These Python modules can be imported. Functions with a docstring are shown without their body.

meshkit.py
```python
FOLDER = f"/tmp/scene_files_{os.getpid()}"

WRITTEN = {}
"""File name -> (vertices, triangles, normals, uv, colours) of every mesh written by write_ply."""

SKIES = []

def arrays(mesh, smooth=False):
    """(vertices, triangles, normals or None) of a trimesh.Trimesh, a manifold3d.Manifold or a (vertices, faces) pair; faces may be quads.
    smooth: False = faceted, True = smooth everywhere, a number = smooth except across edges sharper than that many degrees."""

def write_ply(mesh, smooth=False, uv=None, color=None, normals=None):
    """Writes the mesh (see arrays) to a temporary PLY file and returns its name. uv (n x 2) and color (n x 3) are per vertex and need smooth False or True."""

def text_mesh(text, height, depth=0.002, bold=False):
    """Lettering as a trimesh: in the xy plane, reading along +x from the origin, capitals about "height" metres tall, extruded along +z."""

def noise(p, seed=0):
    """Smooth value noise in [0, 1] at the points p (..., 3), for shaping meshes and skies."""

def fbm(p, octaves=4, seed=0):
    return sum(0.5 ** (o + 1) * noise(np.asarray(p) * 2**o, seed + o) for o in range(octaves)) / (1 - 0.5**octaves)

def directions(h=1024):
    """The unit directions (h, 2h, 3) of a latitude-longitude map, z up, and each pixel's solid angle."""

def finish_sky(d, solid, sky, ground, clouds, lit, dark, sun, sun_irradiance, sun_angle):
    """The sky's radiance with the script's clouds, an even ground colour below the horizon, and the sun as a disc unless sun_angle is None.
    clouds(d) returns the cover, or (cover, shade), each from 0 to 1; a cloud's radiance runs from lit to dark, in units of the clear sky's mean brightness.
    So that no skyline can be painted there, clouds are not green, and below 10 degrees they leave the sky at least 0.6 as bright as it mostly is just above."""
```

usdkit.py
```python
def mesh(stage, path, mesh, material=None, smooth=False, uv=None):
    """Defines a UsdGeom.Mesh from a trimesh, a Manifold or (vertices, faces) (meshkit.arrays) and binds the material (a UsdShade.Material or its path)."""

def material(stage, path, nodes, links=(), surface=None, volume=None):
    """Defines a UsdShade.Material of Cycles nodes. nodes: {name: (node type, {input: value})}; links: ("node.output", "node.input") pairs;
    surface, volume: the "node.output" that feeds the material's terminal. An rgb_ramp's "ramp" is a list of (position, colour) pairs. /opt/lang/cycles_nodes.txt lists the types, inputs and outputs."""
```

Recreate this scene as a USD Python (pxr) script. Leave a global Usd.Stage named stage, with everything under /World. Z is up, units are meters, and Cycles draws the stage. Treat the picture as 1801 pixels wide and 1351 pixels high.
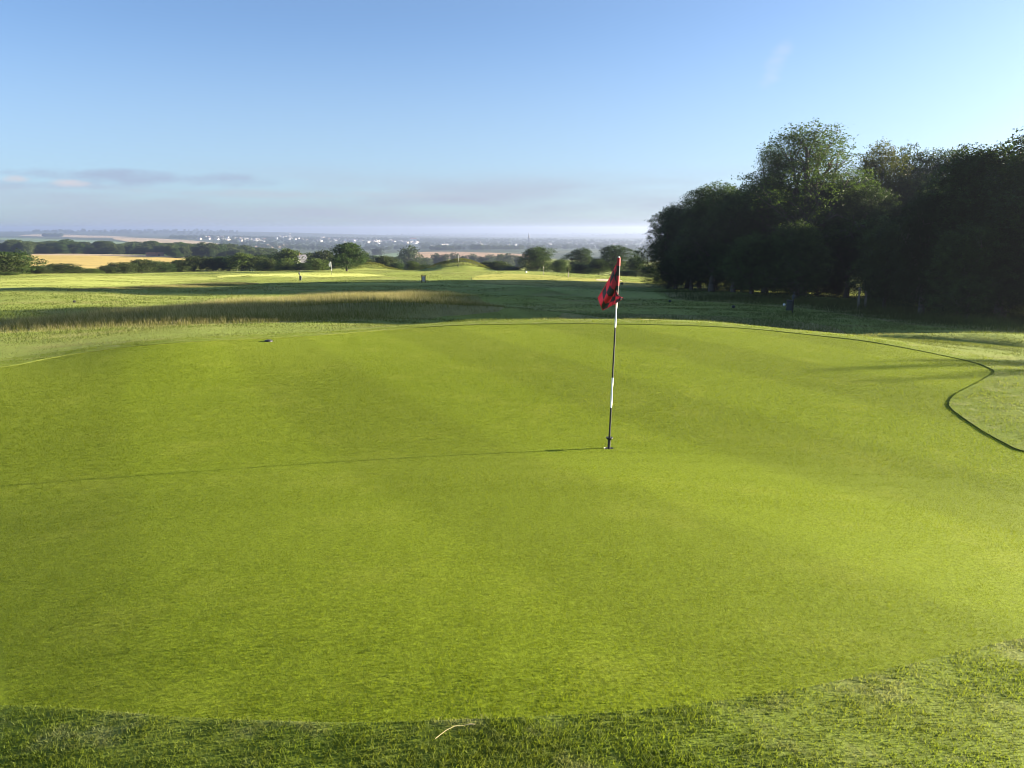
import math, numpy as np, trimesh, shapely, shapely.affinity, usdkit, meshkit
from shapely.geometry import Polygon, Point, box as sbox
from scipy.interpolate import PchipInterpolator
from scipy.ndimage import map_coordinates, distance_transform_edt
from pxr import Usd, UsdGeom, UsdLux, UsdShade, Gf, Sdf, Vt

# ------------------------------------------------------------------ stage, camera, sky, sun, exposure
stage = Usd.Stage.CreateInMemory()
UsdGeom.SetStageUpAxis(stage, 'Z'); UsdGeom.SetStageMetersPerUnit(stage, 1.0)
world = UsdGeom.Xform.Define(stage, '/World'); stage.SetDefaultPrim(world.GetPrim())
UsdGeom.Scope.Define(stage, '/World/Looks')

PW, PH, FPX = 1801.0, 1351.0, 1353.0          # measured on the photograph
EYE, PITCH = 1.6, math.atan((675.5 - 402) / FPX)
SUN_AZ, SUN_EL = math.radians(78.0), math.radians(9.3)
SUN_I, SUN_COL = 1.25, (1.0, 0.86, 0.66)
SKY = 0.055
EXPOSURE = 2.6
HAZE, HAZE_TOP = 0.0002, 24.0

cam = UsdGeom.Camera.Define(stage, '/World/camera')
cam.AddTranslateOp().Set((0, 0, EYE)); cam.AddRotateXOp().Set(90 - math.degrees(PITCH))
cam.CreateHorizontalApertureAttr(36.0); cam.CreateVerticalApertureAttr(27.0)
cam.CreateFocalLengthAttr(36.0 * FPX / PW); cam.CreateClippingRangeAttr((0.05, 60000.0))
cam.CreateExposureAttr(EXPOSURE)

sun = UsdLux.DistantLight.Define(stage, '/World/sun')
sun.CreateIntensityAttr(SUN_I); sun.CreateNormalizeAttr(True); sun.CreateAngleAttr(0.4); sun.CreateColorAttr(SUN_COL)
sun.AddRotateZOp().Set(-math.degrees(SUN_AZ)); sun.AddRotateXOp().Set(-(90 - math.degrees(SUN_EL)))
SUN_DIR = np.array([math.sin(SUN_AZ) * math.cos(SUN_EL), math.cos(SUN_AZ) * math.cos(SUN_EL), math.sin(SUN_EL)])

L = '/World/Looks/'
def sky_look():
    n = {'sky': ('sky_texture', {'sky_type': 'single_scattering', 'sun_disc': False, 'sun_elevation': SUN_EL, 'sun_rotation': SUN_AZ, 'altitude': 100.0, 'air_density': 0.5, 'aerosol_density': 1.2, 'ozone_density': 2.6}),
         'co': ('texture_coordinate', {}), 'sep': ('separate_xyz', {}), 'az': ('math', {'math_type': 'arctan2'}),
         'vf': ('map_range', {'range_type': 'smoothstep', 'from_min': 0.25, 'from_max': 0.05, 'to_min': 0.10, 'to_max': 0.50, 'clamp': True}), 'tone': ('mix_color', {'blend_type': 'multiply', 'fac': 1.0, 'b': (1.02, 1.02, 0.97), 'use_clamp': False}), 'veil': ('mix_color', {'b': (1.62, 2.00, 2.08)}),
         'mp': ('mapping', {'scale': (2.2, 2.2, 16.0)}), 'nz': ('noise_texture', {'scale': 1.6, 'detail': 5.0, 'roughness': 0.5}),
         'cov': ('map_range', {'range_type': 'smoothstep', 'from_min': 0.36, 'from_max': 0.66, 'to_min': 0.0, 'to_max': 1.0, 'clamp': True}),
         'band': ('map_range', {'range_type': 'smoothstep', 'from_min': 0.085, 'from_max': 0.030, 'to_min': 0.0, 'to_max': 0.9, 'clamp': True}), 'm1': ('math', {'math_type': 'multiply'}), 'mixc': ('mix_color', {'b': (1.45, 1.62, 2.0)}),
         'np': ('mapping', {'scale': (14.0, 14.0, 40.0)}), 'n2': ('noise_texture', {'scale': 1.0, 'detail': 6.0, 'roughness': 0.6}), 'bg': ('background_shader', {'strength': SKY})}
    l = [('co.generated', 'sep.vector'), ('sep.x', 'az.value1'), ('sep.y', 'az.value2'), ('sep.z', 'vf.value'), ('vf.result', 'veil.fac'), ('sky.color', 'tone.a'), ('tone.result', 'veil.a'), ('co.generated', 'mp.vector'), ('mp.vector', 'nz.vector'), ('nz.fac', 'cov.value'), ('sep.z', 'band.value'),
         ('cov.result', 'm1.value1'), ('band.result', 'm1.value2'), ('m1.value', 'mixc.fac'), ('veil.result', 'mixc.a'), ('co.generated', 'np.vector'), ('np.vector', 'n2.vector')]
    last = 'mixc.result'
    # single clouds: (azimuth, height, half width, half height, tilt, strength, colour)
    for k, (a0, z0, wa, wz, tilt, st, col) in enumerate([(-24.3, 0.0565, 9.0, 0.0100, 0.0, 0.75, (1.20, 1.40, 1.92)), (-31.8, 0.046, 6.0, 0.0060, 0.0, 0.5, (1.25, 1.45, 1.95)), (-32.0, 0.0515, 0.9, 0.0045, 0.0, 0.8, (2.2, 2.05, 2.15)), (-29.2, 0.0485, 1.3, 0.0055, 0.0, 0.9, (2.3, 2.1, 2.2)),
                                                          (-14.0, 0.041, 12.0, 0.0060, 0.0, 0.45, (1.7, 1.8, 2.05)), (17.9, 0.186, 0.9, 0.030, 0.35, 0.4, (2.3, 2.45, 2.6))]):
        n.update({f'a{k}': ('math', {'math_type': 'subtract', 'value2': math.radians(a0)}), f'z{k}': ('math', {'math_type': 'subtract', 'value2': z0}), f't{k}': ('math', {'math_type': 'multiply_add', 'value2': -tilt}),
                  f'b{k}': ('math', {'math_type': 'divide', 'value2': math.radians(wa)}), f'y{k}': ('math', {'math_type': 'divide', 'value2': wz}), f'b2{k}': ('math', {'math_type': 'power', 'value2': 2.0}), f'y2{k}': ('math', {'math_type': 'power', 'value2': 2.0}),
                  f'bb{k}': ('math', {'math_type': 'absolute'}), f'yy{k}': ('math', {'math_type': 'absolute'}), f's{k}': ('math', {'math_type': 'add'}), f'nn{k}': ('math', {'math_type': 'multiply_add', 'value2': 3.2}),
                  f'r{k}': ('map_range', {'range_type': 'smoothstep', 'from_min': 2.6, 'from_max': 1.0, 'to_min': 0.0, 'to_max': st, 'clamp': True}), f'c{k}': ('mix_color', {'b': col})})
        l += [('az.value', f'a{k}.value1'), ('sep.z', f'z{k}.value1'), (f'z{k}.value', f't{k}.value1'), (f'a{k}.value', f't{k}.value3'), (f't{k}.value', f'b{k}.value1'), (f'z{k}.value', f'y{k}.value1'), (f'b{k}.value', f'bb{k}.value1'), (f'y{k}.value', f'yy{k}.value1'),
              (f'bb{k}.value', f'b2{k}.value1'), (f'yy{k}.value', f'y2{k}.value1'), (f'b2{k}.value', f's{k}.value1'), (f'y2{k}.value', f's{k}.value2'), ('n2.fac', f'nn{k}.value1'), (f's{k}.value', f'nn{k}.value3'), (f'nn{k}.value', f'r{k}.value'), (f'r{k}.result', f'c{k}.fac'), (last, f'c{k}.a')]
        last = f'c{k}.result'
    return usdkit.material(stage, L + 'sky_look', n, l + [(last, 'bg.color')], surface='bg.background')
sky_mat = sky_look()
dome = UsdLux.DomeLight.Define(stage, '/World/sky')
UsdShade.MaterialBindingAPI.Apply(dome.GetPrim()).Bind(sky_mat)
dome.GetPrim().SetCustomDataByKey('kind', 'structure')

# ------------------------------------------------------------------ helpers for names, labels, meshes
used = {}
def numbered(parent, name):
    k = (parent, name); n = used.get(k, 0); used[k] = n + 1
    return f'{parent}/{name}' + (f'_{n:03d}' if n else '')
def tag(p, label=None, cat=None, group=None, kind=None):
    p = p.GetPrim() if hasattr(p, 'GetPrim') else p
    for k, v in (('label', label), ('category', cat), ('group', group), ('kind', kind)):
        if v: p.SetCustomDataByKey(k, v)
    return p
def pathof(p): return '/World' if p is None else (p if isinstance(p, str) else str(p.GetPath()))
def obj(name, mesh, mat, parent=None, smooth=False, uv=None, kind=None):
    m = usdkit.mesh(stage, numbered(pathof(parent), name), mesh, mat, smooth=smooth, uv=uv)
    m.CreateDoubleSidedAttr(True)
    if kind: tag(m, kind=kind)
    return m
def thing(name, label, cat, loc=(0, 0, 0), rotz=0.0, scale=None, group=None, ref=None):
    x = UsdGeom.Xform.Define(stage, numbered('/World', name))
    x.AddTranslateOp().Set(Gf.Vec3d(*map(float, loc)))
    if rotz: x.AddRotateZOp().Set(float(rotz))
    if scale is not None: x.AddScaleOp().Set(Gf.Vec3f(*map(float, scale)))
    if ref is not None:
        x.GetPrim().GetReferences().AddInternalReference(ref); x.GetPrim().SetInstanceable(True)
    tag(x, label, cat, group)
    return x
def proto(name):
    p = stage.CreateClassPrim('/World/_' + name); return p
def instancer(name, protos, P, Q, S, idx, kind='stuff', parent=None, label=None, cat=None):
    """protos: list of (mesh, material, tip values)"""
    path = numbered(pathof(parent), name)
    pi = UsdGeom.PointInstancer.Define(stage, path)
    targets = []
    for k, (mesh, mat, tip) in enumerate(protos):
        m = usdkit.mesh(stage, f'{path}/Prototypes/tuft_{k}', mesh, mat); m.CreateDoubleSidedAttr(True)
        if tip is not None: UsdGeom.PrimvarsAPI(m).CreatePrimvar('tip', Sdf.ValueTypeNames.FloatArray, 'vertex').Set(Vt.FloatArray.FromNumpy(np.asarray(tip, np.float32)))
        targets.append(m.GetPath())
    pi.CreatePrototypesRel().SetTargets(targets)
    pi.CreatePositionsAttr(Vt.Vec3fArray.FromNumpy(np.asarray(P, np.float32)))
    pi.CreateOrientationsAttr(Vt.QuathArray([Gf.Quath(float(q[0]), float(q[1]), float(q[2]), float(q[3])) for q in Q]))
    S = np.asarray(S, np.float32)
    pi.CreateScalesAttr(Vt.Vec3fArray.FromNumpy(S if S.ndim == 2 else np.repeat(S[:, None], 3, 1)))
    pi.CreateProtoIndicesAttr(Vt.IntArray.FromNumpy(np.asarray(idx, np.int32)))
    tag(pi, label, cat, kind=kind)
    return pi
def quat(normals, ang):
    """rotation about z by ang, then tilt z onto the normal"""
    n = np.asarray(normals, float); n = n / np.linalg.norm(n, axis=1, keepdims=True)
    a = np.stack([1 + n[:, 2], -n[:, 1], n[:, 0], 0 * n[:, 0]], 1); a /= np.linalg.norm(a, axis=1, keepdims=True)
    b = np.stack([np.cos(ang / 2), 0 * ang, 0 * ang, np.sin(ang / 2)], 1)
    w1, x1, y1, z1 = a.T; w2, x2, y2, z2 = b.T
    return np.stack([w1*w2 - x1*x2 - y1*y2 - z1*z2, w1*x2 + x1*w2 + y1*z2 - z1*y2, w1*y2 - x1*z2 + y1*w2 + z1*x2, w1*z2 + x1*y2 - y1*x2 + z1*w2], 1)

# ------------------------------------------------------------------ the lie of the land
def ray(px, py):
    """azimuth and tangent of depression of the sight line to a point of the photograph"""
    u, v = (np.asarray(px, float) - PW / 2) / FPX, (np.asarray(py, float) - PH / 2) / FPX
    f, dn = math.cos(PITCH) - v * math.sin(PITCH), math.sin(PITCH) + v * math.cos(PITCH)
    return np.arctan2(u, f), dn / np.hypot(u, f)
NEAR = [(0.3, 1.6), (1.2, 1.61), (2.1, 1.65), (3, 1.75), (4, 1.87), (6, 2.13), (8.2, 2.38), (12, 2.46)]
COLS = {   # surveyed profiles: column -> list of (distance, row seen there) or (distance, None, drop below the eye)
 0: [(16, 650), (19, 625), (24, 602), (29, 586), (37, 561), (42, 547), (52, 531), (66, 515), (90, 500), (150, 486), (178, 482), (230, None, 12.5), (320, None, 15.8), (430, 470), (650, 451), (800, 446), (1100, None, 27), (1600, None, 34), (2500, 424), (3800, 418), (5500, 413), (8000, 411), (12000, 410.5)],
 300: [(17, 605), (20, 592), (25, 579), (31, 565), (38, 551), (48, 536), (60, 521), (80, 506), (120, 492), (190, 480.5), (238, 477), (300, None, 16), (420, 468), (640, 449), (800, 445), (1100, None, 29), (1600, None, 36), (2400, 428), (3300, 421), (5000, 415), (8000, 412), (12000, 411)],
 600: [(18.2, 590), (20, 583), (25, 573), (31, 561), (40, 546), (50, 531), (65, 515), (85, 500), (115, 488), (150, 481), (190, 475), (250, None, 15), (400, None, 23), (700, None, 31), (1000, None, 38), (1300, 453), (1800, 443), (3200, 430), (4200, 421), (7000, 415), (12000, 412)],
 900: [(20, 571), (21.5, 563), (23, None, 2.75), (26, None, 3.4), (30, None, 3.85), (38, 555), (48, 540), (63, 521), (80, 505.5), (107, 491), (137, 482), (168, 476), (220, None, 15), (400, None, 24), (700, None, 33), (1000, None, 39), (1250, 453), (1700, 440.5), (2600, 436), (3600, 428), (5500, 419), (8000, 415), (12000, 413.5)],
 1200: [(20, 572), (21.5, 564), (24, None, 3.0), (30, None, 4.1), (42, 553), (57, 536), (80, 516), (105, 502), (135, 492), (200, None, 14), (400, None, 26), (700, None, 36), (1200, None, 46), (1900, 442), (3000, 433), (5000, 422), (8000, 417), (12000, 415)],
 1500: [(18.5, 598), (20, 590), (23, None, 3.0), (28, None, 3.8), (38, 571), (50, 551), (70, 531), (92, 520), (150, None, 11), (300, None, 20), (600, None, 33), (1200, None, 46), (1900, 442), (3000, 433), (5000, 422), (8000, 417), (12000, 415)],
 1801: [(15.5, 660), (17.5, 641), (19.5, 627), (22, None, 2.95), (27, 602), (36, 584), (44, 572), (62, 558), (100, None, 8), (200, None, 13), (400, None, 24), (600, None, 33), (1200, None, 46), (1900, 442), (3000, 433), (5000, 422), (8000, 417), (12000, 415)],
}
S_GRID = np.linspace(math.log(0.3), math.log(15000), 700)
A_GRID = np.radians(np.linspace(-50, 50, 401))
def _profiles():
    az, rows = [], []
    for px, pts in COLS.items():
        d = [p[0] for p in NEAR]; h = [p[1] for p in NEAR]
        for p in pts:
            d.append(p[0]); h.append(p[2] if len(p) > 2 else p[0] * float(ray(px, p[1])[1]))
        f = PchipInterpolator(np.log(d), np.log(h), extrapolate=False)
        y = f(S_GRID); y[np.isnan(y)] = np.log(h[-1])
        az.append(float(ray(px, 520)[0])); rows.append(y)
    az = [-math.radians(50)] + az + [math.radians(50)]; rows = [rows[0]] + rows + [rows[-1]]
    return PchipInterpolator(az, np.array(rows), axis=0)(A_GRID)
LOGH = _profiles()
MOUNDS = []      # (x, y, half width, half depth, height, heading)
def smooth01(x): x = np.clip(x, 0, 1); return x * x * (3 - 2 * x)
def zt(x, y):
    x, y = np.broadcast_arrays(np.asarray(x, float), np.asarray(y, float))
    if x.ndim == 0: return float(zt(x[None], y[None])[0])
    d, az = np.maximum(np.hypot(x, y), 0.31), np.arctan2(x, y)
    i = (np.clip(az, A_GRID[0], A_GRID[-1]) - A_GRID[0]) / (A_GRID[1] - A_GRID[0]); j = (np.log(d) - S_GRID[0]) / (S_GRID[1] - S_GRID[0])
    h = np.exp(map_coordinates(LOGH, [i, np.clip(j, 0, 699)], order=1, mode='nearest'))
    w = smooth01((np.abs(np.degrees(az)) - 58) / 70)
    h = (1 - w) * h + w * (1.6 + 0.02 * np.minimum(d, 2500))
    p = np.stack([x, y, 0 * x], -1)
    z = EYE - h
    z = z + np.clip((d - 23) / 25, 0, 1) * (0.16 * (meshkit.fbm(p / 11.0, 3, 3) - 0.5) + 0.10 * (meshkit.noise(p / 2.6, 8) - 0.5))
    z = z + np.clip((d - 900) / 3000, 0, 1) * 9 * (meshkit.fbm(p / 700.0, 3, 5) - 0.5) + np.clip((d - 5200) / 3000, 0, 1) * 110 * (meshkit.fbm(p / 2300.0, 3, 15) - 0.45)
    for mx, my, a, b, hh, th in MOUNDS:
        c, s = math.cos(th), math.sin(th); dx, dy = x - mx, y - my
        q = ((c * dx + s * dy) / a) ** 2 + ((-s * dx + c * dy) / b) ** 2
        z = z + hh * np.exp(-q ** 1.8)
    return z
D_SCAN = np.exp(np.linspace(math.log(1.0), math.log(12500), 5000))
def hit(px, py, dmin=1.0):
    """first point of the ground on the sight line to (px, py)"""
    az, t = ray(px, py); az, t = float(az), float(t)
    d = D_SCAN[D_SCAN >= dmin]
    z = zt(d * math.sin(az), d * math.cos(az))
    below = np.nonzero(EYE - d * t <= z)[0]
    k = below[0] if len(below) else len(d) - 1
    return np.array([d[k] * math.sin(az), d[k] * math.cos(az), z[k]])
def at(px, d):
    """ground point at distance d in the column px"""
    az = float(ray(px, 500)[0]); x, y = d * math.sin(az), d * math.cos(az)
    return np.array([x, y, float(zt(x, y))])
def slope(x, y, e=0.15):
    return np.stack([-(zt(x + e, y) - zt(x - e, y)) / (2 * e), -(zt(x, y + e) - zt(x, y - e)) / (2 * e), np.ones_like(np.asarray(x, float))], -1)
def mound(px, d, half_w, half_d, hh, th=0.0):
    p = at(px, d); MOUNDS.append((p[0], p[1], half_w, half_d, hh, th))
mound(800, 168, 6.0, 4.0, 1.5, 0.1); mound(828, 166, 4.5, 3.0, 0.9, -0.3); mound(785, 166, 3.0, 2.5, 0.35); mound(645, 190, 4.5, 4.0, 1.2, 0.2); mound(668, 188, 5.0, 3.0, 0.5); mound(612, 185, 4.0, 3.0, 0.8)
mound(745, 143, 5.0, 2.4, -1.0); mound(735, 147.5, 5.0, 1.6, 0.45)
mound(458, 116, 3.5, 2.0, 0.45); mound(425, 113, 3.5, 2.0, 0.3); mound(500, 122, 4.0, 2.0, -0.6)
mound(880, 55, 5.0, 2.5, 0.35, 0.1); mound(760, 36, 7.0, 1.8, 0.55, 0.15); mound(1000, 70, 8.0, 3.0, 0.5, -0.1)
mound(1620, 22.5, 2.6, 1.0, -0.35, -0.2); mound(1700, 25, 3.5, 1.6, 0.30, -0.2); mound(1790, 21.5, 2.0, 0.9, 0.14, -0.2); mound(1280, 74, 9.0, 3.0, 0.4)
# ------------------------------------------------------------------ materials
def plain(name, col, rough=0.6, spec=0.4, metallic=0.0, var=0.12, scale=9.0, bump=0.0):
    n = {'c': ('texture_coordinate', {}), 'n': ('noise_texture', {'scale': scale, 'detail': 4.0}),
         'r': ('rgb_ramp', {'ramp': [(0.25, tuple(c * (1 - var) for c in col)), (0.75, tuple(min(1, c * (1 + var)) for c in col))]}),
         'p': ('principled_bsdf', {'roughness': rough, 'specular_ior_level': spec, 'metallic': metallic})}
    l = [('c.object', 'n.vector'), ('n.fac', 'r.fac'), ('r.color', 'p.base_color')]
    if bump:
        n['b'] = ('bump', {'strength': 0.6, 'distance': bump}); l += [('n.fac', 'b.height'), ('b.normal', 'p.normal')]
    return usdkit.material(stage, L + name, n, l, surface='p.BSDF')

def turf(name, ca, cb, cc=None, big=0.25, fine=2.5, grain=5.0, stripe=None, island=0.0, trans=0.0, spec=0.08, rough=0.8, bump=0.0, bump_scale=14.0, sheen=0.0, var=0.22, tip=None, stretch=None):
    """grass seen as a surface or as blades: colour drifts over the ground (big and fine patches), mown stripes, blade to blade variation"""
    n = {'g': ('geometry', {}), 'n1': ('noise_texture', {'scale': big, 'detail': 4.0, 'roughness': 0.55}), 'n2': ('noise_texture', {'scale': fine, 'detail': grain, 'roughness': 0.6 if grain < 6 else 0.78}),
         'r1': ('map_range', {'range_type': 'smoothstep', 'from_min': 0.36, 'from_max': 0.64, 'to_min': 0.0, 'to_max': 1.0, 'clamp': True}),
         'm1': ('mix_color', {'a': ca, 'b': cb}),
         'v': ('map_range', {'from_min': 0.3, 'from_max': 0.7, 'to_min': 1 - var, 'to_max': 1 + var, 'clamp': True}),
         'mul': ('mix_color', {'blend_type': 'multiply', 'fac': 1.0, 'use_clamp': False})}
    l = [('n1.fac', 'r1.value'), ('r1.result', 'm1.fac'), ('n2.fac', 'v.value'), ('v.result', 'mul.b')]
    if stretch:
        n['mp'] = ('mapping', {'scale': stretch[1], 'rotation': (0, 0, stretch[0])}); l += [('g.position', 'mp.vector'), ('mp.vector', 'n2.vector'), ('g.position', 'n1.vector')]
    else: l += [('g.position', 'n1.vector'), ('g.position', 'n2.vector')]
    col = 'm1.result'
    if cc is not None:      # a third tone in loose patches
        n.update({'n3': ('noise_texture', {'scale': big * 3.1, 'detail': 5.0, 'roughness': 0.65}), 'r3': ('map_range', {'range_type': 'smoothstep', 'from_min': 0.5, 'from_max': 0.68, 'to_min': 0.0, 'to_max': 0.9, 'clamp': True}), 'm3': ('mix_color', {'b': cc})})
        l += [('g.position', 'n3.vector'), ('n3.fac', 'r3.value'), ('r3.result', 'm3.fac'), (col, 'm3.a')]; col = 'm3.result'
    if tip is not None:     # seed heads: straw towards the tip
        n.update({'ta': ('attribute', {'attribute': 'tip'}), 'tr': ('map_range', {'range_type': 'smoothstep', 'from_min': 0.25, 'from_max': 0.8, 'to_min': 0.0, 'to_max': 1.0, 'clamp': True}), 'tm': ('mix_color', {'b': tip})})
        l += [('ta.fac', 'tr.value'), ('tr.result', 'tm.fac'), (col, 'tm.a')]; col = 'tm.result'
    l.append((col, 'mul.a')); col = 'mul.result'
    if stripe:              # (heading, width, depth)
        n.update({'dt': ('vector_math', {'math_type': 'dot_product', 'vector2': (math.cos(stripe[0]), -math.sin(stripe[0]), 0)}), 'sc': ('math', {'math_type': 'multiply', 'value2': math.pi / stripe[1]}),
                  'wob': ('math', {'math_type': 'multiply_add', 'value2': 0.2}), 'sn': ('math', {'math_type': 'sine'}),
                  'st': ('map_range', {'range_type': 'smoothstep', 'from_min': -0.35, 'from_max': 0.35, 'to_min': 1 - stripe[2], 'to_max': 1 + stripe[2], 'clamp': True}),
                  'sm': ('mix_color', {'blend_type': 'multiply', 'fac': 1.0, 'use_clamp': False})})
        l += [('g.position', 'dt.vector1'), ('dt.value', 'sc.value1'), ('n1.fac', 'wob.value1'), ('sc.value', 'wob.value3'), ('wob.value', 'sn.value1'), ('sn.value', 'st.value'), ('st.result', 'sm.b'), (col, 'sm.a')]; col = 'sm.result'
    if island:
        n.update({'iv': ('map_range', {'from_min': 0.0, 'from_max': 1.0, 'to_min': 1 - island, 'to_max': 1 + island}), 'im': ('mix_color', {'blend_type': 'multiply', 'fac': 1.0, 'use_clamp': False})})
        l += [('g.random_per_island', 'iv.value'), ('iv.result', 'im.b'), (col, 'im.a')]; col = 'im.result'
    n['p'] = ('principled_bsdf', {'roughness': rough, 'specular_ior_level': spec, 'sheen_weight': sheen, 'sheen_roughness': 0.55, 'sheen_tint': (0.86, 0.90, 0.18)}); l.append((col, 'p.base_color')); out = 'p.BSDF'
    if bump:
        n.update({'nb': ('noise_texture', {'scale': bump_scale, 'detail': 5.0, 'roughness': 0.75}), 'b': ('bump', {'strength': 0.9, 'distance': bump})})
        l += [('g.position', 'nb.vector'), ('nb.fac', 'b.height'), ('b.normal', 'p.normal')]
    if trans:
        n.update({'ty': ('mix_color', {'blend_type': 'multiply', 'fac': 1.0, 'b': (1.22, 1.15, 0.75), 'use_clamp': False}), 't': ('translucent_bsdf', {}), 'x': ('mix_closure', {'fac': trans})})
        l += [(col, 'ty.a'), ('ty.result', 't.color'), ('p.BSDF', 'x.closure1'), ('t.BSDF', 'x.closure2')]; out = 'x.closure'
    return usdkit.material(stage, L + name, n, l, surface=out)

def leaf(name, dark, light, trans=0.35, spec=0.15):
    n = {'g': ('geometry', {}), 'o': ('object_info', {}), 'm': ('mix_color', {'a': dark, 'b': light}),
         'ov': ('map_range', {'from_min': 0.0, 'from_max': 1.0, 'to_min': 0.75, 'to_max': 1.25}), 'om': ('mix_color', {'blend_type': 'multiply', 'fac': 1.0, 'use_clamp': False}),
         'p': ('principled_bsdf', {'roughness': 0.5, 'specular_ior_level': spec}), 't': ('translucent_bsdf', {}), 'x': ('mix_closure', {'fac': trans}),
         'ty': ('mix_color', {'blend_type': 'multiply', 'fac': 1.0, 'b': (1.3, 1.25, 0.55), 'use_clamp': False})}
    n.update({'tc': ('texture_coordinate', {}), 'cn': ('noise_texture', {'scale': 1.1, 'detail': 3.0, 'roughness': 0.6}), 'cr': ('map_range', {'from_min': 0.33, 'from_max': 0.67, 'to_min': 0.45, 'to_max': 1.55, 'clamp': True}), 'cm': ('mix_color', {'blend_type': 'multiply', 'fac': 1.0, 'use_clamp': False})})
    l = [('g.random_per_island', 'm.fac'), ('o.random', 'ov.value'), ('ov.result', 'om.b'), ('tc.object', 'cn.vector'), ('cn.fac', 'cr.value'), ('cr.result', 'cm.b'), ('m.result', 'cm.a'), ('cm.result', 'om.a'), ('om.result', 'p.base_color'), ('om.result', 'ty.a'), ('ty.result', 't.color'), ('p.BSDF', 'x.closure1'), ('t.BSDF', 'x.closure2')]
    return usdkit.material(stage, L + name, n, l, surface='x.closure')

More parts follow.
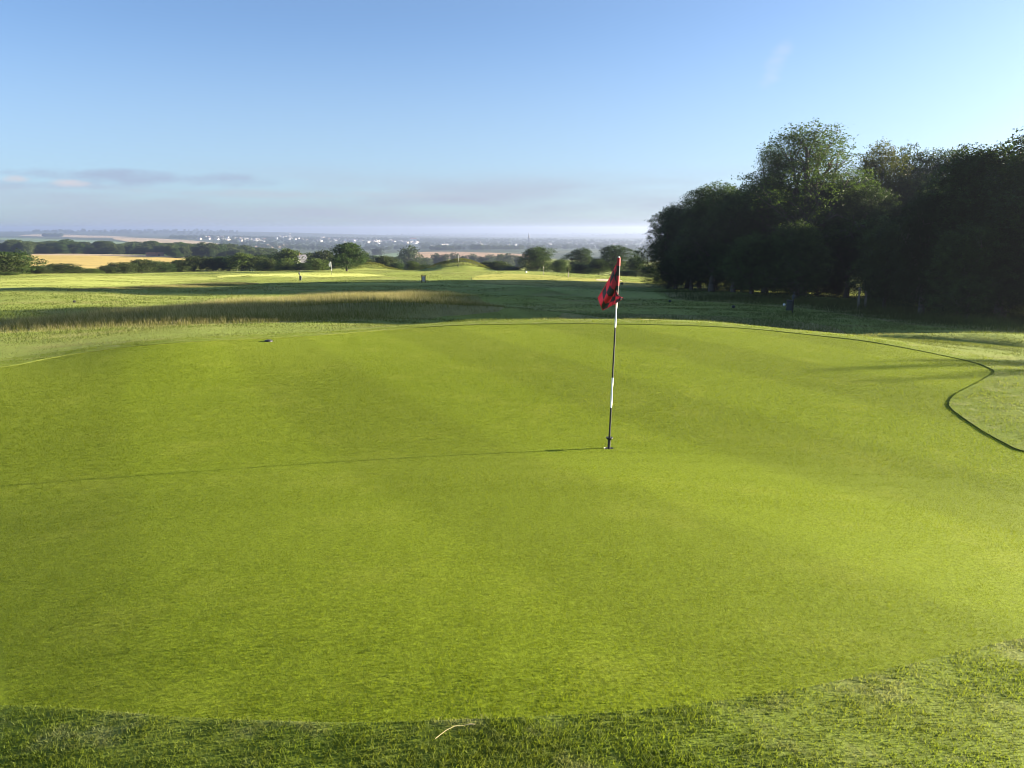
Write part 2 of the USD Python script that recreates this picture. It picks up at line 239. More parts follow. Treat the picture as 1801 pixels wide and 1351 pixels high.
G_A, G_B = (0.128, 0.176, 0.008), (0.120, 0.168, 0.006)
STRIPE = (math.radians(-27), 1.9, 0.085)
M = {
 'green': turf('green_turf', G_A, G_B, (0.146, 0.190, 0.013), sheen=0.04, big=0.32, fine=42.0, grain=7.0, var=0.40, stripe=STRIPE, bump=0.008, bump_scale=70.0),
 'green_blades': turf('green_blades', G_A, G_B, (0.146, 0.190, 0.013), big=0.32, fine=42.0, grain=7.0, var=0.40, stripe=STRIPE, island=0.30, trans=0.66, spec=0.2, rough=0.6),
 'collar': turf('collar_turf', (0.105, 0.152, 0.016), (0.122, 0.165, 0.022), (0.165, 0.195, 0.06), sheen=0.04, big=0.9, fine=30, grain=7.0, var=0.45, bump=0.010, bump_scale=60.0),
 'collar_blades': turf('collar_blades', (0.165, 0.235, 0.022), (0.190, 0.245, 0.034), (0.26, 0.295, 0.125), big=0.9, fine=9, grain=6.0, var=0.25, island=0.42, trans=0.58, spec=0.15, rough=0.6),
 'ground': turf('rough_grass', (0.125, 0.18, 0.035), (0.15, 0.19, 0.045), (0.18, 0.18, 0.065), sheen=0.08, big=0.05, fine=0.6, bump=0.10, bump_scale=4.0),
 'rough_blades': turf('rough_blades', (0.14, 0.19, 0.04), (0.16, 0.20, 0.05), (0.21, 0.215, 0.09), big=0.12, fine=1.5, island=0.35, trans=0.34),
 'meadow': turf('meadow_grass', (0.13, 0.165, 0.03), (0.17, 0.18, 0.045), None, big=0.1, fine=0.8, island=0.3, trans=0.45, tip=(0.52, 0.47, 0.27)),
 'mound': turf('mound_grass', (0.085, 0.115, 0.02), (0.11, 0.13, 0.025), None, big=0.15, fine=0.8, island=0.3, trans=0.4, tip=(0.17, 0.17, 0.045)),
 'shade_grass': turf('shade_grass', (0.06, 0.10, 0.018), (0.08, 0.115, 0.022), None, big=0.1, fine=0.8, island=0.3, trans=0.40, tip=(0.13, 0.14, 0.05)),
 'meadow_dark': turf('meadow_soil', (0.17, 0.18, 0.06), (0.21, 0.19, 0.09), None, sheen=0.06, big=0.1, fine=1.2),
 'fairway': turf('fairway_turf', (0.16, 0.215, 0.055), (0.18, 0.225, 0.065), (0.21, 0.215, 0.085), sheen=0.1, big=0.04, fine=0.3, stripe=(math.radians(-60), 6.0, 0.05), bump=0.05, bump_scale=4.0),
 'dry_fairway': turf('dry_fairway_turf', (0.17, 0.17, 0.05), (0.20, 0.19, 0.06), (0.13, 0.15, 0.04), sheen=0.1, big=0.05, fine=0.3, bump=0.06, bump_scale=3.0),
 'far_green': turf('far_green_turf', (0.17, 0.215, 0.09), (0.185, 0.225, 0.10), None, sheen=0.12, big=0.1, fine=0.6, stripe=(math.radians(-20), 2.0, 0.04)),
 'tan_grass': turf('tan_grass', (0.20, 0.17, 0.075), (0.24, 0.20, 0.09), (0.13, 0.14, 0.04), sheen=0.08, big=0.12, fine=1.2, bump=0.1, bump_scale=3.0),
 'wheat': turf('ripe_wheat', (0.50, 0.37, 0.10), (0.56, 0.42, 0.13), None, big=0.01, fine=0.06, stretch=(0.2, (0.3, 2.0, 1))),
 'stubble': turf('pale_stubble', (0.42, 0.32, 0.19), (0.46, 0.36, 0.22), None, big=0.004, fine=0.02),
 'pink_field': turf('bare_field', (0.40, 0.26, 0.14), (0.42, 0.28, 0.16), None, big=0.004, fine=0.02),
 'pasture': turf('pasture', (0.13, 0.20, 0.09), (0.16, 0.22, 0.11), None, big=0.004, fine=0.03),
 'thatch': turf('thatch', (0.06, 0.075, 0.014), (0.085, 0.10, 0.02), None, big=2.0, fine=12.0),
 'countryside': turf('countryside', (0.045, 0.065, 0.028), (0.06, 0.08, 0.035), (0.12, 0.13, 0.07), big=0.0016, fine=0.012),
 'sand': turf('bunker_sand', (0.55, 0.46, 0.33), (0.5, 0.42, 0.3), None, big=0.3, fine=2.0),
 'leaf_a': leaf('oak_leaves', (0.032, 0.058, 0.014), (0.075, 0.110, 0.026)), 'leaf_b': leaf('ash_leaves', (0.042, 0.072, 0.017), (0.085, 0.120, 0.030)),
 'leaf_c': leaf('yellowing_leaves', (0.06, 0.075, 0.012), (0.12, 0.12, 0.02)), 'leaf_d': leaf('hedge_leaves', (0.045, 0.065, 0.018), (0.09, 0.115, 0.03)),
 'leaf_e': leaf('light_leaves', (0.06, 0.09, 0.018), (0.12, 0.15, 0.03)), 'leaf_f': leaf('grey_leaves', (0.05, 0.075, 0.04), (0.09, 0.12, 0.06)),
 'bark': plain('bark', (0.09, 0.075, 0.06), 0.9, 0.2, var=0.4, scale=6, bump=0.03), 'pale_bark': plain('pale_bark', (0.30, 0.27, 0.22), 0.9, 0.2, var=0.3, scale=6),
 'white_pole': plain('white_paint', (0.78, 0.77, 0.74), 0.35, 0.5, var=0.04), 'black_pole': plain('black_paint', (0.012, 0.012, 0.014), 0.4, 0.5, var=0.1),
 'black_rubber': plain('black_plastic', (0.014, 0.014, 0.016), 0.5, 0.4), 'cup_white': plain('cup_rim', (0.22, 0.22, 0.20), 0.5, 0.4, var=0.05), 'soil': plain('cup_soil', (0.02, 0.016, 0.012), 0.95, 0.1),
 'green_plastic': plain('dark_green_plastic', (0.012, 0.02, 0.018), 0.5, 0.4), 'wood': plain('brown_wood', (0.09, 0.055, 0.035), 0.8, 0.2, var=0.3, scale=4), 'pale_panel': plain('pale_panel', (0.42, 0.38, 0.32), 0.6, 0.3),
 'post_wood': plain('weathered_wood', (0.14, 0.12, 0.09), 0.85, 0.2, var=0.3), 'straw': plain('dry_straw', (0.30, 0.26, 0.13), 0.6, 0.3),
 'render_white': plain('white_render', (0.74, 0.72, 0.68), 0.8, 0.2, var=0.05, scale=0.5), 'render_cream': plain('cream_render', (0.62, 0.55, 0.45), 0.8, 0.2, var=0.05, scale=0.5), 'brick_wall': plain('red_brick', (0.33, 0.19, 0.14), 0.85, 0.2, var=0.15, scale=2.0),
 'roof_grey': plain('slate_roof', (0.15, 0.15, 0.17), 0.7, 0.3), 'roof_red': plain('clay_roof', (0.26, 0.13, 0.09), 0.8, 0.2), 'dark_window': plain('dark_glass', (0.02, 0.022, 0.026), 0.15, 0.5),
 'red_white': plain('red_plastic', (0.45, 0.03, 0.03), 0.5, 0.4),
}

# ------------------------------------------------------------------ ground sheet (finer where the picture looks, all round to the horizon)
GA = np.radians(np.concatenate([np.arange(-180, -48, 3.0), np.arange(-48, -36, 0.5), np.arange(-36, 36, 0.125), np.arange(36, 48, 0.5), np.arange(48, 180, 3.0)]))
GD = np.exp(np.linspace(math.log(0.35), math.log(13000), 350))
HOLE = hit(1070.5, 789)
def chaikin(p, it=3):
    p = np.asarray(p, float)
    for _ in range(it):
        q = np.roll(p, -1, 0); p = np.stack([0.75 * p + 0.25 * q, 0.25 * p + 0.75 * q], 1).reshape(-1, 2)
    return p
edge_px = [(0, 650), (100, 628), (200, 614), (300, 605), (400, 599), (500, 594), (600, 588), (700, 579), (800, 573), (900, 571), (1000, 570.5), (1100, 571), (1250, 575), (1330, 580), (1400, 587), (1480, 596), (1560, 607), (1640, 622), (1700, 635), (1738, 647), (1757, 656), (1740, 667), (1715, 677), (1690, 690), (1669, 707), (1676, 722), (1715, 752), (1760, 778), (1801, 800)]
edge = [hit(*p)[:2] for p in edge_px] + [(6.9, 7.2), (7.4, 5.9), (6.2, 4.8), (4.2, 4.0)] + [hit(*p)[:2] for p in [(1801, 1130), (1700, 1152), (1600, 1180), (1500, 1203), (1380, 1222), (1230, 1247), (1080, 1262), (900, 1272), (700, 1277), (500, 1278), (300, 1272), (150, 1259), (0, 1243)]] + [(-3.4, 2.9), (-6.5, 3.6), (-10, 5.4), (-12, 8.5), (-11.3, 11.6)]
GREEN = Polygon(chaikin(edge, 3)).buffer(0)
rng = np.random.default_rng(5)
wob = np.asarray(GREEN.exterior.segmentize(0.06).coords)
pw = np.c_[wob, 0 * wob[:, 0]]
wob = wob + 0.03 * (np.stack([meshkit.noise(pw / 0.5, 1), meshkit.noise(pw / 0.5, 2)], 1) - 0.5) + 0.06 * (np.stack([meshkit.noise(pw / 1.6, 3), meshkit.noise(pw / 1.6, 4)], 1) - 0.5)
GREEN = Polygon(wob).buffer(0.015).buffer(-0.03).buffer(0.015)
shapely.prepare(GREEN)
RAISE = 0.012
AA, DD = np.meshgrid(GA, GD, indexing='ij')
GX, GY = DD * np.sin(AA), DD * np.cos(AA)
GZ = zt(GX.ravel(), GY.ravel()).reshape(GX.shape)
near = DD < 34
inner = np.zeros_like(near); inner[near] = shapely.contains_xy(GREEN.buffer(0.02), GX[near], GY[near])
GZ = np.where(inner, GZ - 0.16, GZ + RAISE * (1 - smooth01((DD - 23) / 8)))
na, nd = GX.shape
ia, jd = np.meshgrid(np.arange(na), np.arange(nd - 1), indexing='ij')
idx = lambda a, d: (a % na) * nd + d
quads = np.stack([idx(ia, jd), idx(ia, jd + 1), idx(ia + 1, jd + 1), idx(ia + 1, jd)], -1).reshape(-1, 4)
GV = np.stack([GX, GY, GZ], -1).reshape(-1, 3)
GV = np.vstack([GV, [[0, 0, RAISE]]]); c0 = len(GV) - 1
fan = np.stack([np.full(na, c0), idx(np.arange(na), 0 * np.arange(na)), idx(np.arange(na) + 1, 0 * np.arange(na))], 1)
GF = np.vstack([quads[:, [0, 2, 1]], quads[:, [0, 3, 2]], fan[:, [0, 2, 1]]])
cen = GV[GF[:, :3]].mean(1)
far_f = np.hypot(cen[:, 0], cen[:, 1]) > 1050
def some(F): u, inv = np.unique(F, return_inverse=True); return GV[u], inv.reshape(F.shape)
obj('ground', some(GF[~far_f]), M['ground'], smooth=True, kind='structure')
obj('countryside', some(GF[far_f]), M['countryside'], smooth=True, kind='structure')

def sheet_on_ground(name, px_poly, mat, lift, dmin=1.0, smooth=True, only_outline=False):
    """a sheet parallel to the ground, cut to the outline"""
    pts = np.array([hit(a, b, dmin)[:2] for a, b in px_poly]); poly = Polygon(chaikin(pts, 2)).buffer(0)
    shapely.prepare(poly)
    if only_outline: return poly
    x0, y0, x1, y1 = poly.bounds; T = GV[GF]
    near_ = np.nonzero((T[..., 0].max(1) > x0) & (T[..., 0].min(1) < x1) & (T[..., 1].max(1) > y0) & (T[..., 1].min(1) < y1))[0]
    ins = shapely.contains_xy(poly, T[near_][..., 0].ravel(), T[near_][..., 1].ravel()).reshape(-1, 3)
    V, F = [], []; k = 0
    for t, inn in zip(T[near_], ins):
        if inn.all():
            V.append(t); F.append([k, k + 1, k + 2]); k += 3; continue
        tri = Polygon(t[:, :2])
        if not tri.is_valid or not poly.intersects(tri): continue
        g = poly.intersection(tri)
        for part in getattr(g, 'geoms', [g]):
            if part.geom_type != 'Polygon' or part.area < 1e-6: continue
            v, f = trimesh.creation.triangulate_polygon(part, engine='earcut')
            A = np.c_[t[:, :2], np.ones(3)]; zz = np.c_[v, np.ones(len(v))] @ np.linalg.solve(A, t[:, 2])
            V.append(np.c_[v, zz])
            for a in f: F.append([k + a[0], k + a[1], k + a[2]])
            k += len(v)
    V = np.vstack(V); V[:, 2] += lift
    m = trimesh.Trimesh(V, np.array(F), process=True)
    n = np.cross(m.vertices[m.faces[:, 1]] - m.vertices[m.faces[:, 0]], m.vertices[m.faces[:, 2]] - m.vertices[m.faces[:, 0]])[:, 2]
    m.faces[n < 0] = m.faces[n < 0][:, ::-1]
    obj(name, m, mat, smooth=smooth, kind='structure')
    return poly
MEADOW = sheet_on_ground('meadow', [(-80, 592), (0, 587), (200, 579), (420, 571), (600, 566), (760, 559), (830, 553), (905, 547), (860, 532), (790, 517), (640, 519), (450, 528), (300, 541), (150, 556), (0, 566), (-80, 568)], M['meadow_dark'], 0.006)
THIN = sheet_on_ground('thin_meadow', [(960, 556), (1060, 562), (1200, 566), (1400, 577), (1530, 590), (1490, 575), (1350, 561), (1200, 554), (1050, 551)], M['meadow_dark'], 0.006)
WOOD_EDGE = sheet_on_ground('wood_floor', [(1150, 524), (1300, 534), (1420, 543), (1500, 556), (1600, 571), (1720, 581), (1860, 590), (1860, 560), (1600, 538), (1400, 524), (1250, 517), (1150, 513)], M['meadow_dark'], 0.006)
ROUGH = sheet_on_ground('long_rough', [(1478, 592), (1560, 598), (1650, 611), (1760, 621), (1840, 625), (1840, 601), (1700, 595), (1580, 588)], None, 0, only_outline=True)
FAIR1 = sheet_on_ground('fairway', [(-60, 513), (0, 510), (200, 504), (330, 497), (420, 490), (330, 484), (180, 485), (0, 491), (-60, 495)], M['fairway'], 0.02)
FAIR2 = sheet_on_ground('fairway', [(830, 497), (960, 505), (1090, 508), (1160, 505), (1130, 496), (1000, 487.5), (880, 480), (830, 486)], M['dry_fairway'], 0.02)
FAIR3 = sheet_on_ground('fairway', [(530, 503), (800, 503), (1000, 520), (1130, 530), (1200, 522), (1060, 509), (860, 500), (640, 497)], M['fairway'], 0.02)
TAN1 = sheet_on_ground('dry_rough', [(90, 513), (230, 508), (430, 502), (470, 497), (330, 499), (170, 506)], M['tan_grass'], 0.025)
sheet_on_ground('putting_green', [(372, 486), (450, 482), (600, 480.5), (690, 484), (650, 487.5), (520, 489), (400, 489)], M['far_green'], 0.03)
sheet_on_ground('bunker', [(1044, 493), (1056, 490.6), (1080, 491.5), (1100, 494), (1070, 495.5)], M['sand'], 0.03)
sheet_on_ground('wheat_field', [(-60, 478), (-60, 451), (55, 450), (180, 451), (330, 456), (342, 463), (300, 471), (100, 478)], M['wheat'], 0.5, 260)
sheet_on_ground('field_margin', [(40, 450.5), (60, 447.5), (200, 448.5), (335, 453.5), (330, 455.5), (180, 451)], M['stubble'], 0.55, 260)
for n_, m_, p_ in [
    ('stubble_field', 'stubble', [(195, 417), (290, 420), (385, 428), (396, 432.5), (330, 432.5), (260, 429), (205, 423)]), ('stubble_field', 'stubble', [(15, 414), (90, 412), (235, 416), (205, 419), (90, 417)]),
    ('pasture', 'pasture', [(-30, 417), (80, 420), (200, 425), (330, 433), (180, 434), (60, 426), (-30, 422)]), ('stubble_field', 'stubble', [(378, 436), (425, 437), (432, 444), (380, 444)]),
    ('stubble_field', 'pink_field', [(430, 433), (470, 430), (514, 430), (510, 433.5), (480, 437)]), ('pasture', 'pasture', [(645, 451), (680, 446.5), (712, 444), (712, 457), (648, 459)]),
    ('bare_field', 'pink_field', [(720, 449), (730, 443.5), (800, 443), (900, 446.5), (958, 449.5), (950, 454), (720, 455)]), ('pasture', 'pasture', [(730, 462), (800, 462), (800, 468), (730, 468)]), ('pasture', 'pasture', [(868, 465), (912, 466), (912, 473), (868, 472)])]:
    sheet_on_ground(n_, p_, M[m_], 0.4, 300)

# ------------------------------------------------------------------ the putting green with its hole, and the collar of longer grass round it
def grid_sheet(poly, step, z, origin=(0, 0)):
    shapely.prepare(poly); x0, y0, x1, y1 = poly.bounds; V, F, k = [], [], 0
    xs = np.arange(math.floor((x0 - origin[0]) / step), math.ceil((x1 - origin[0]) / step)) * step + origin[0]; ys = np.arange(math.floor((y0 - origin[1]) / step), math.ceil((y1 - origin[1]) / step)) * step + origin[1]
    for x in xs:
        for y in ys:
            c = sbox(x, y, x + step, y + step)
            if poly.contains(c): V += [(x, y), (x + step, y), (x + step, y + step), (x, y + step)]; F += [(k, k + 1, k + 2), (k, k + 2, k + 3)]; k += 4
            elif poly.intersects(c):
                g = poly.intersection(c)
                for part in getattr(g, 'geoms', [g]):
                    if part.geom_type == 'Polygon' and part.area > 1e-8:
                        v, f = trimesh.creation.triangulate_polygon(part, engine='earcut'); V += [tuple(q) for q in v]; F += [tuple(int(i) + k for i in a) for a in f]; k += len(v)
    V = np.array(V); F = np.array(F); V3 = np.c_[V, z(V[:, 0], V[:, 1])]
    m = trimesh.Trimesh(V3, F, process=True); n = np.cross(m.vertices[m.faces[:, 1]] - m.vertices[m.faces[:, 0]], m.vertices[m.faces[:, 2]] - m.vertices[m.faces[:, 0]])[:, 2]
    m.faces[n < 0] = m.faces[n < 0][:, ::-1]
    return m
R_HOLE = 0.054
hole_poly = Point(HOLE[0], HOLE[1]).buffer(R_HOLE, 24)
obj('putting_green', grid_sheet(GREEN.buffer(0.03).difference(hole_poly), 0.4, lambda x, y: zt(x, y) + 0.004), M['green'], smooth=True, kind='structure')
COLLAR = GREEN.buffer(0.8).difference(GREEN)
cm = grid_sheet(COLLAR, 0.25, lambda x, y: zt(x, y) + RAISE + 0.004)
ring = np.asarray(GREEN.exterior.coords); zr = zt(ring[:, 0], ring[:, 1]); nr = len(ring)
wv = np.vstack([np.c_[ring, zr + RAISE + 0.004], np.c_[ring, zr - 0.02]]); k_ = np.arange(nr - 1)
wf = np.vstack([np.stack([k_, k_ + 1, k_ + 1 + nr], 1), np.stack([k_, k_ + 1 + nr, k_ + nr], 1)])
obj('collar', cm, M['collar'], kind='structure')
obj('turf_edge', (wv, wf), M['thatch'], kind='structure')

# ------------------------------------------------------------------ grass blades
def blades(P, height, width, lean, rng, bend=True, tips=False, lean_dir=None):
    """P (n,3) feet; each blade a slim bent leaf of its own"""
    n = len(P); h = np.broadcast_to(height, n); w = np.broadcast_to(width, n)
    a = rng.uniform(0, 2 * np.pi, n); b = rng.uniform(0, 2 * np.pi, n); ln = lean * h * rng.uniform(0.3, 1.5, n)
    side = np.stack([np.cos(a), np.sin(a), 0 * a], 1) * (w / 2)[:, None]; tipv = np.stack([np.cos(b) * ln, np.sin(b) * ln, h], 1)
    if lean_dir is not None: tipv[:, :2] += np.asarray(lean_dir) * h[:, None]
    if not bend:
        V = np.stack([P - side, P + side, P + tipv], 1).reshape(-1, 3); F = np.arange(3 * n).reshape(-1, 3); t = np.tile([0, 0, 1.0], n)
    else:
        mid = P + tipv * np.array([0.3, 0.3, 0.6]); V = np.stack([P - side, P + side, mid + side * 0.8, mid - side * 0.8, P + tipv], 1).reshape(-1, 3)
        k = np.arange(n)[:, None] * 5; F = np.concatenate([k + [0, 1, 2], k + [0, 2, 3], k + [3, 2, 4]], 0); t = np.tile([0, 0, 0.6, 0.6, 1.0], n)
    return (V, F, t)
def scatter_view(n, d0, d1, power, rng, half=35.0, keep=None):
    """feet spread over the ground in view, thinning with distance"""
    u = rng.uniform(0, 1, n); e = 2 - power
    d = (d0 ** e + u * (d1 ** e - d0 ** e)) ** (1 / e) if abs(e) > 1e-6 else d0 * (d1 / d0) ** u
    az = np.radians(rng.uniform(-half, half, n)); x, y = d * np.sin(az), d * np.cos(az)
    if keep is not None: k = keep(x, y); x, y, d = x[k], y[k], d[k]
    return x, y, d
rng = np.random.default_rng(11)
hole_clear = Point(HOLE[0], HOLE[1]).buffer(R_HOLE + 0.004)
on_green = lambda x, y: shapely.contains_xy(GREEN, x, y) & ((x - HOLE[0]) ** 2 + (y - HOLE[1]) ** 2 > (R_HOLE + 0.004) ** 2)
x, y, d = scatter_view(700000, 2.2, 21, 1.7, rng, 36, on_green)
g = blades(np.c_[x, y, zt(x, y) + 0.003], rng.uniform(0.004, 0.009, len(x)) * np.clip(d / 5, 1, 2.0), 0.0022 * np.clip(d / 3.5, 1, 4.0) * rng.uniform(0.7, 1.3, len(x)), 0.6, rng, bend=False)
obj('green_grass', g[:2], M['green_blades'], kind='stuff')
SURR = shapely.unary_union([GREEN.buffer(1.3), Point(0, 0).buffer(7.5)]).difference(GREEN)
shapely.prepare(SURR)
bx0, by0, bx1, by1 = SURR.bounds; gx_ = np.arange(bx0, bx1, 0.05); gy_ = np.arange(by0, by1, 0.05)
mg = np.meshgrid(gx_, gy_, indexing='ij'); away = distance_transform_edt(~shapely.contains_xy(GREEN, mg[0].ravel(), mg[1].ravel()).reshape(mg[0].shape)) * 0.05
parts_ = []
for n_, d0_, d1_, pw_, bent in ((175000, 1.95, 4.2, 1.5, True), (430000, 4.2, 23, 1.5, False)):
    x, y, d = scatter_view(n_, d0_, d1_, pw_, rng, 37, lambda x, y: shapely.contains_xy(SURR, x, y))
    clump = meshkit.noise(np.c_[x, y, 0 * x] / 0.16, 6); off = map_coordinates(away, [(x - bx0) / 0.05, (y - by0) / 0.05], order=1, mode='nearest')
    hgt = rng.uniform(0.006, 0.020, len(x)) * (0.65 + 0.7 * clump) * np.clip(d / 8, 1, 1.4) * np.where(np.hypot(x, y) > 7.4, 0.35 + 0.65 * smooth01((1.3 - off) / 0.6), 1.0)
    keepc = rng.uniform(0, 1, len(x)) < 0.60 + 0.40 * clump; x, y, d, hgt = x[keepc], y[keepc], d[keepc], hgt[keepc]
    V, F, t_ = blades(np.c_[x, y, zt(x, y) + RAISE], hgt, 0.0029 * np.clip(d / 3.4, 1, 5) * rng.uniform(0.6, 1.4, len(x)), 0.8, rng, bend=bent); parts_.append((V, F))
kk = len(parts_[0][0]); obj('collar_grass', (np.vstack([parts_[0][0], parts_[1][0]]), np.vstack([parts_[0][1], parts_[1][1] + kk])), M['collar_blades'], kind='stuff')
out_all = GREEN.buffer(1.2); shapely.prepare(out_all)
x, y, d = scatter_view(330000, 14, 190, 1.95, rng, 36, lambda x, y: ~shapely.contains_xy(out_all, x, y) & ~shapely.contains_xy(MEADOW, x, y))
cl = meshkit.noise(np.c_[x, y, 0 * x] / 1.1, 9) * meshkit.noise(np.c_[x, y, 0 * x] / 4.0, 10)
k = rng.uniform(0, 1, len(x)) < 0.25 + 2.0 * cl; x, y, d, cl = x[k], y[k], d[k], cl[k]
g = blades(np.c_[x, y, zt(x, y) + 0.0], (0.03 + 0.10 * cl) * rng.uniform(0.6, 1.4, len(x)), 0.0016 * d * rng.uniform(0.35, 0.7, len(x)), 0.8, rng, bend=False)
obj('rough_tufts', g[:2], M['rough_blades'], kind='stuff')
MOUNDG = shapely.unary_union([shapely.affinity.rotate(shapely.affinity.scale(Point(m_[0], m_[1]).buffer(1.0), m_[2] * 1.15, m_[3] * 1.2), math.degrees(m_[5]), origin=(m_[0], m_[1])) for m_ in MOUNDS[:6]])
def tall_grass(name, poly, n, h, wid, rng, noise_seed, mat='meadow'):
    shapely.prepare(poly); x0, y0, x1, y1 = poly.bounds; x, y = rng.uniform(x0, x1, n * 6), rng.uniform(y0, y1, n * 6)
    k = shapely.contains_xy(poly, x, y); x, y = x[k][:n], y[k][:n]
    nn = meshkit.fbm(np.c_[x, y, 0 * x] / 2.6, 3, noise_seed); hh = h * (0.62 + 0.7 * nn) * rng.uniform(0.45, 1.2, len(x)) * (0.3 + 0.7 * smooth01(shapely.distance(poly.boundary, shapely.points(x, y)) / 2.5))
    V, F, t = blades(np.c_[x, y, zt(x, y)], hh, wid * rng.uniform(0.6, 1.4, len(x)), 0.28, rng, lean_dir=(-0.08, 0.02))
    t = t * np.repeat(rng.uniform(0.3, 1.15, len(x)), 5)
    m = obj(name, (V, F), M[mat], kind='stuff'); UsdGeom.PrimvarsAPI(m).CreatePrimvar('tip', Sdf.ValueTypeNames.FloatArray, 'vertex').Set(Vt.FloatArray.FromNumpy(t.astype(np.float32)))
tall_grass('meadow_grass', MEADOW, 120000, 0.47, 0.0064, rng, 21)
tall_grass('mound_grass', MOUNDG, 14000, 0.30, 0.05, rng, 27, 'mound')
tall_grass('long_rough', ROUGH, 16000, 0.11, 0.007, rng, 25, 'rough_blades')
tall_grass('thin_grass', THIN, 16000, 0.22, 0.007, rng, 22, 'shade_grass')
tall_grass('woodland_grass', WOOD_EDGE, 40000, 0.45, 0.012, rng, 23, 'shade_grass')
tall_grass('dry_grass', TAN1, 20000, 0.26, 0.02, rng, 24)
# ------------------------------------------------------------------ trees
def tube(pts, radii, sides=6):
    p = np.asarray(pts, float); t = np.gradient(p, axis=0); t /= np.linalg.norm(t, axis=1, keepdims=True) + 1e-9
    ref = np.where(np.abs(t[:, 2:]) < 0.9, [[0, 0, 1.0]], [[1.0, 0, 0]]); a = np.cross(t, ref); a /= np.linalg.norm(a, axis=1, keepdims=True) + 1e-9; b = np.cross(t, a)
    an = np.arange(sides) * 2 * np.pi / sides
    v = p[:, None] + np.asarray(radii)[:, None, None] * (np.cos(an)[None, :, None] * a[:, None] + np.sin(an)[None, :, None] * b[:, None])
    i, j = np.meshgrid(np.arange(len(p) - 1), np.arange(sides), indexing='ij')
    q = np.stack([i * sides + j, i * sides + (j + 1) % sides, (i + 1) * sides + (j + 1) % sides, (i + 1) * sides + j], -1).reshape(-1, 4)
    return v.reshape(-1, 3), np.vstack([q[:, [0, 1, 2]], q[:, [0, 2, 3]]])
def join(parts):
    V, F, k = [], [], 0
    for v, f in parts: V.append(v); F.append(np.asarray(f) + k); k += len(v)
    return np.vstack(V), np.vstack(F)
def leaves(C, size, rng, aspect=0.55, droop=0.3):
    """one small pointed leaf (two triangles, folded) at each centre"""
    n = len(C); u = rng.normal(size=(n, 3)) * [1, 1, 0.55]; u[:, 2] -= droop; u /= np.linalg.norm(u, axis=1, keepdims=True)
    w = np.cross(u, rng.normal(size=(n, 3)) * 0.55 + [0, 0, 1.0]); w /= np.linalg.norm(w, axis=1, keepdims=True) + 1e-9
    s = size * rng.uniform(0.65, 1.35, n)[:, None]; fold = np.cross(u, w) * s * 0.12
    V = np.stack([C - u * s * 0.5, C + w * s * aspect * 0.5 + fold, C + u * s * 0.5, C - w * s * aspect * 0.5 + fold], 1).reshape(-1, 3)
    k = np.arange(n)[:, None] * 4
    return V, np.vstack([k + [0, 1, 2], k + [0, 2, 3]])
def tree_meshes(seed, H, R, trunk, n_lobes, n_sprays, per, size, airy=0.0, lobe_r=0.36, shape='round', spread=0.17, lean=(0, 0), low=0.0):
    """trunk with limbs, and a crown of leaf sprays on and in overlapping boughs"""
    r = np.random.default_rng(seed); crown_h = H - trunk
    lobes = []
    for i in range(n_lobes):
        t = (i + r.uniform(0.2, 0.8)) / n_lobes; z = trunk + crown_h * (0.06 + 0.84 * t)
        if shape == 'round': env = math.sqrt(max(0.05, 1 - (2 * t - 0.86) ** 2 / 1.35))
        elif shape == 'dome': env = math.sqrt(max(0.04, 1 - t ** 2.2))
        else: env = 0.55 + 0.45 * math.sin(math.pi * min(1, t * 1.05))
        a = i * 2.399 + r.uniform(-0.5, 0.5); rr = R * env * (r.uniform(0.35, 0.78) if i % 3 else r.uniform(0.0, 0.4))
        lr = R * lobe_r * r.uniform(0.75, 1.25)
        lobes.append((np.array([rr * math.cos(a) + lean[0] * t * H, rr * math.sin(a) + lean[1] * t * H, min(z, H - lr * 0.75)]), lr))
    # wood
    tops = trunk + crown_h * 0.55; tr = 0.022 * H + 0.05
    tp = np.array([[0, 0, -0.4], [0.02 * H * r.normal() * 0.3, 0, trunk * 0.5], [lean[0] * H * 0.3 + 0.1 * r.normal(), lean[1] * H * 0.3 + 0.1 * r.normal(), trunk], [lean[0] * H * 0.6, lean[1] * H * 0.6, tops]])
    wood = [tube(tp, [tr * 1.35, tr, tr * 0.8, tr * 0.35], 8)]; limbs = []
    for c, lr in lobes:
        z0 = r.uniform(trunk * 0.8, max(trunk * 0.9, min(c[2] - 0.1, tops))); base = np.array([np.interp(z0, tp[:, 2], tp[:, 0]), np.interp(z0, tp[:, 2], tp[:, 1]), z0])
        mid = base * 0.5 + c * 0.5 + np.array([0, 0, 0.06 * H]) + r.normal(size=3) * 0.03 * H
        limbs.append(tube([base, mid, c], [tr * 0.42, tr * 0.25, tr * 0.10], 5))
        for _ in range(4):
            e = c + lr * 0.85 * (lambda q: q / np.linalg.norm(q))(r.normal(size=3) + [0, 0, 0.3]); m2 = (mid * 0.4 + c * 0.6) * 0.5 + e * 0.5
            limbs.append(tube([mid * 0.4 + c * 0.6, m2, e], [tr * 0.13, tr * 0.09, tr * 0.03], 4))
    # sprays of leaves
    C = []
    w = np.array([lr ** 2 for _, lr in lobes]); w /= w.sum()
    for (c, lr), k in zip(lobes, r.multinomial(n_sprays, w)):
        q = r.normal(size=(k, 3)); q[:, 2] = q[:, 2] * 0.9 + 0.25; q /= np.linalg.norm(q, axis=1, keepdims=True)
        rad = lr * np.clip(r.normal(0.93 - 0.12 * airy, 0.13 + 0.14 * airy, k), 0.2, 1.18); q = c + q * rad[:, None] * [1.08, 1.08, 0.85]
        C.append(q[q[:, 2] > low])
    C = np.vstack(C)
    P = C[:, None] + r.normal(size=(len(C), per, 3)) * spread * np.array([1.25, 1.25, 0.62]); P = P.reshape(-1, 3); P = P[P[:, 2] > max(0.05, low * 0.8)]
    return join(wood), join(limbs), leaves(P, size, r)
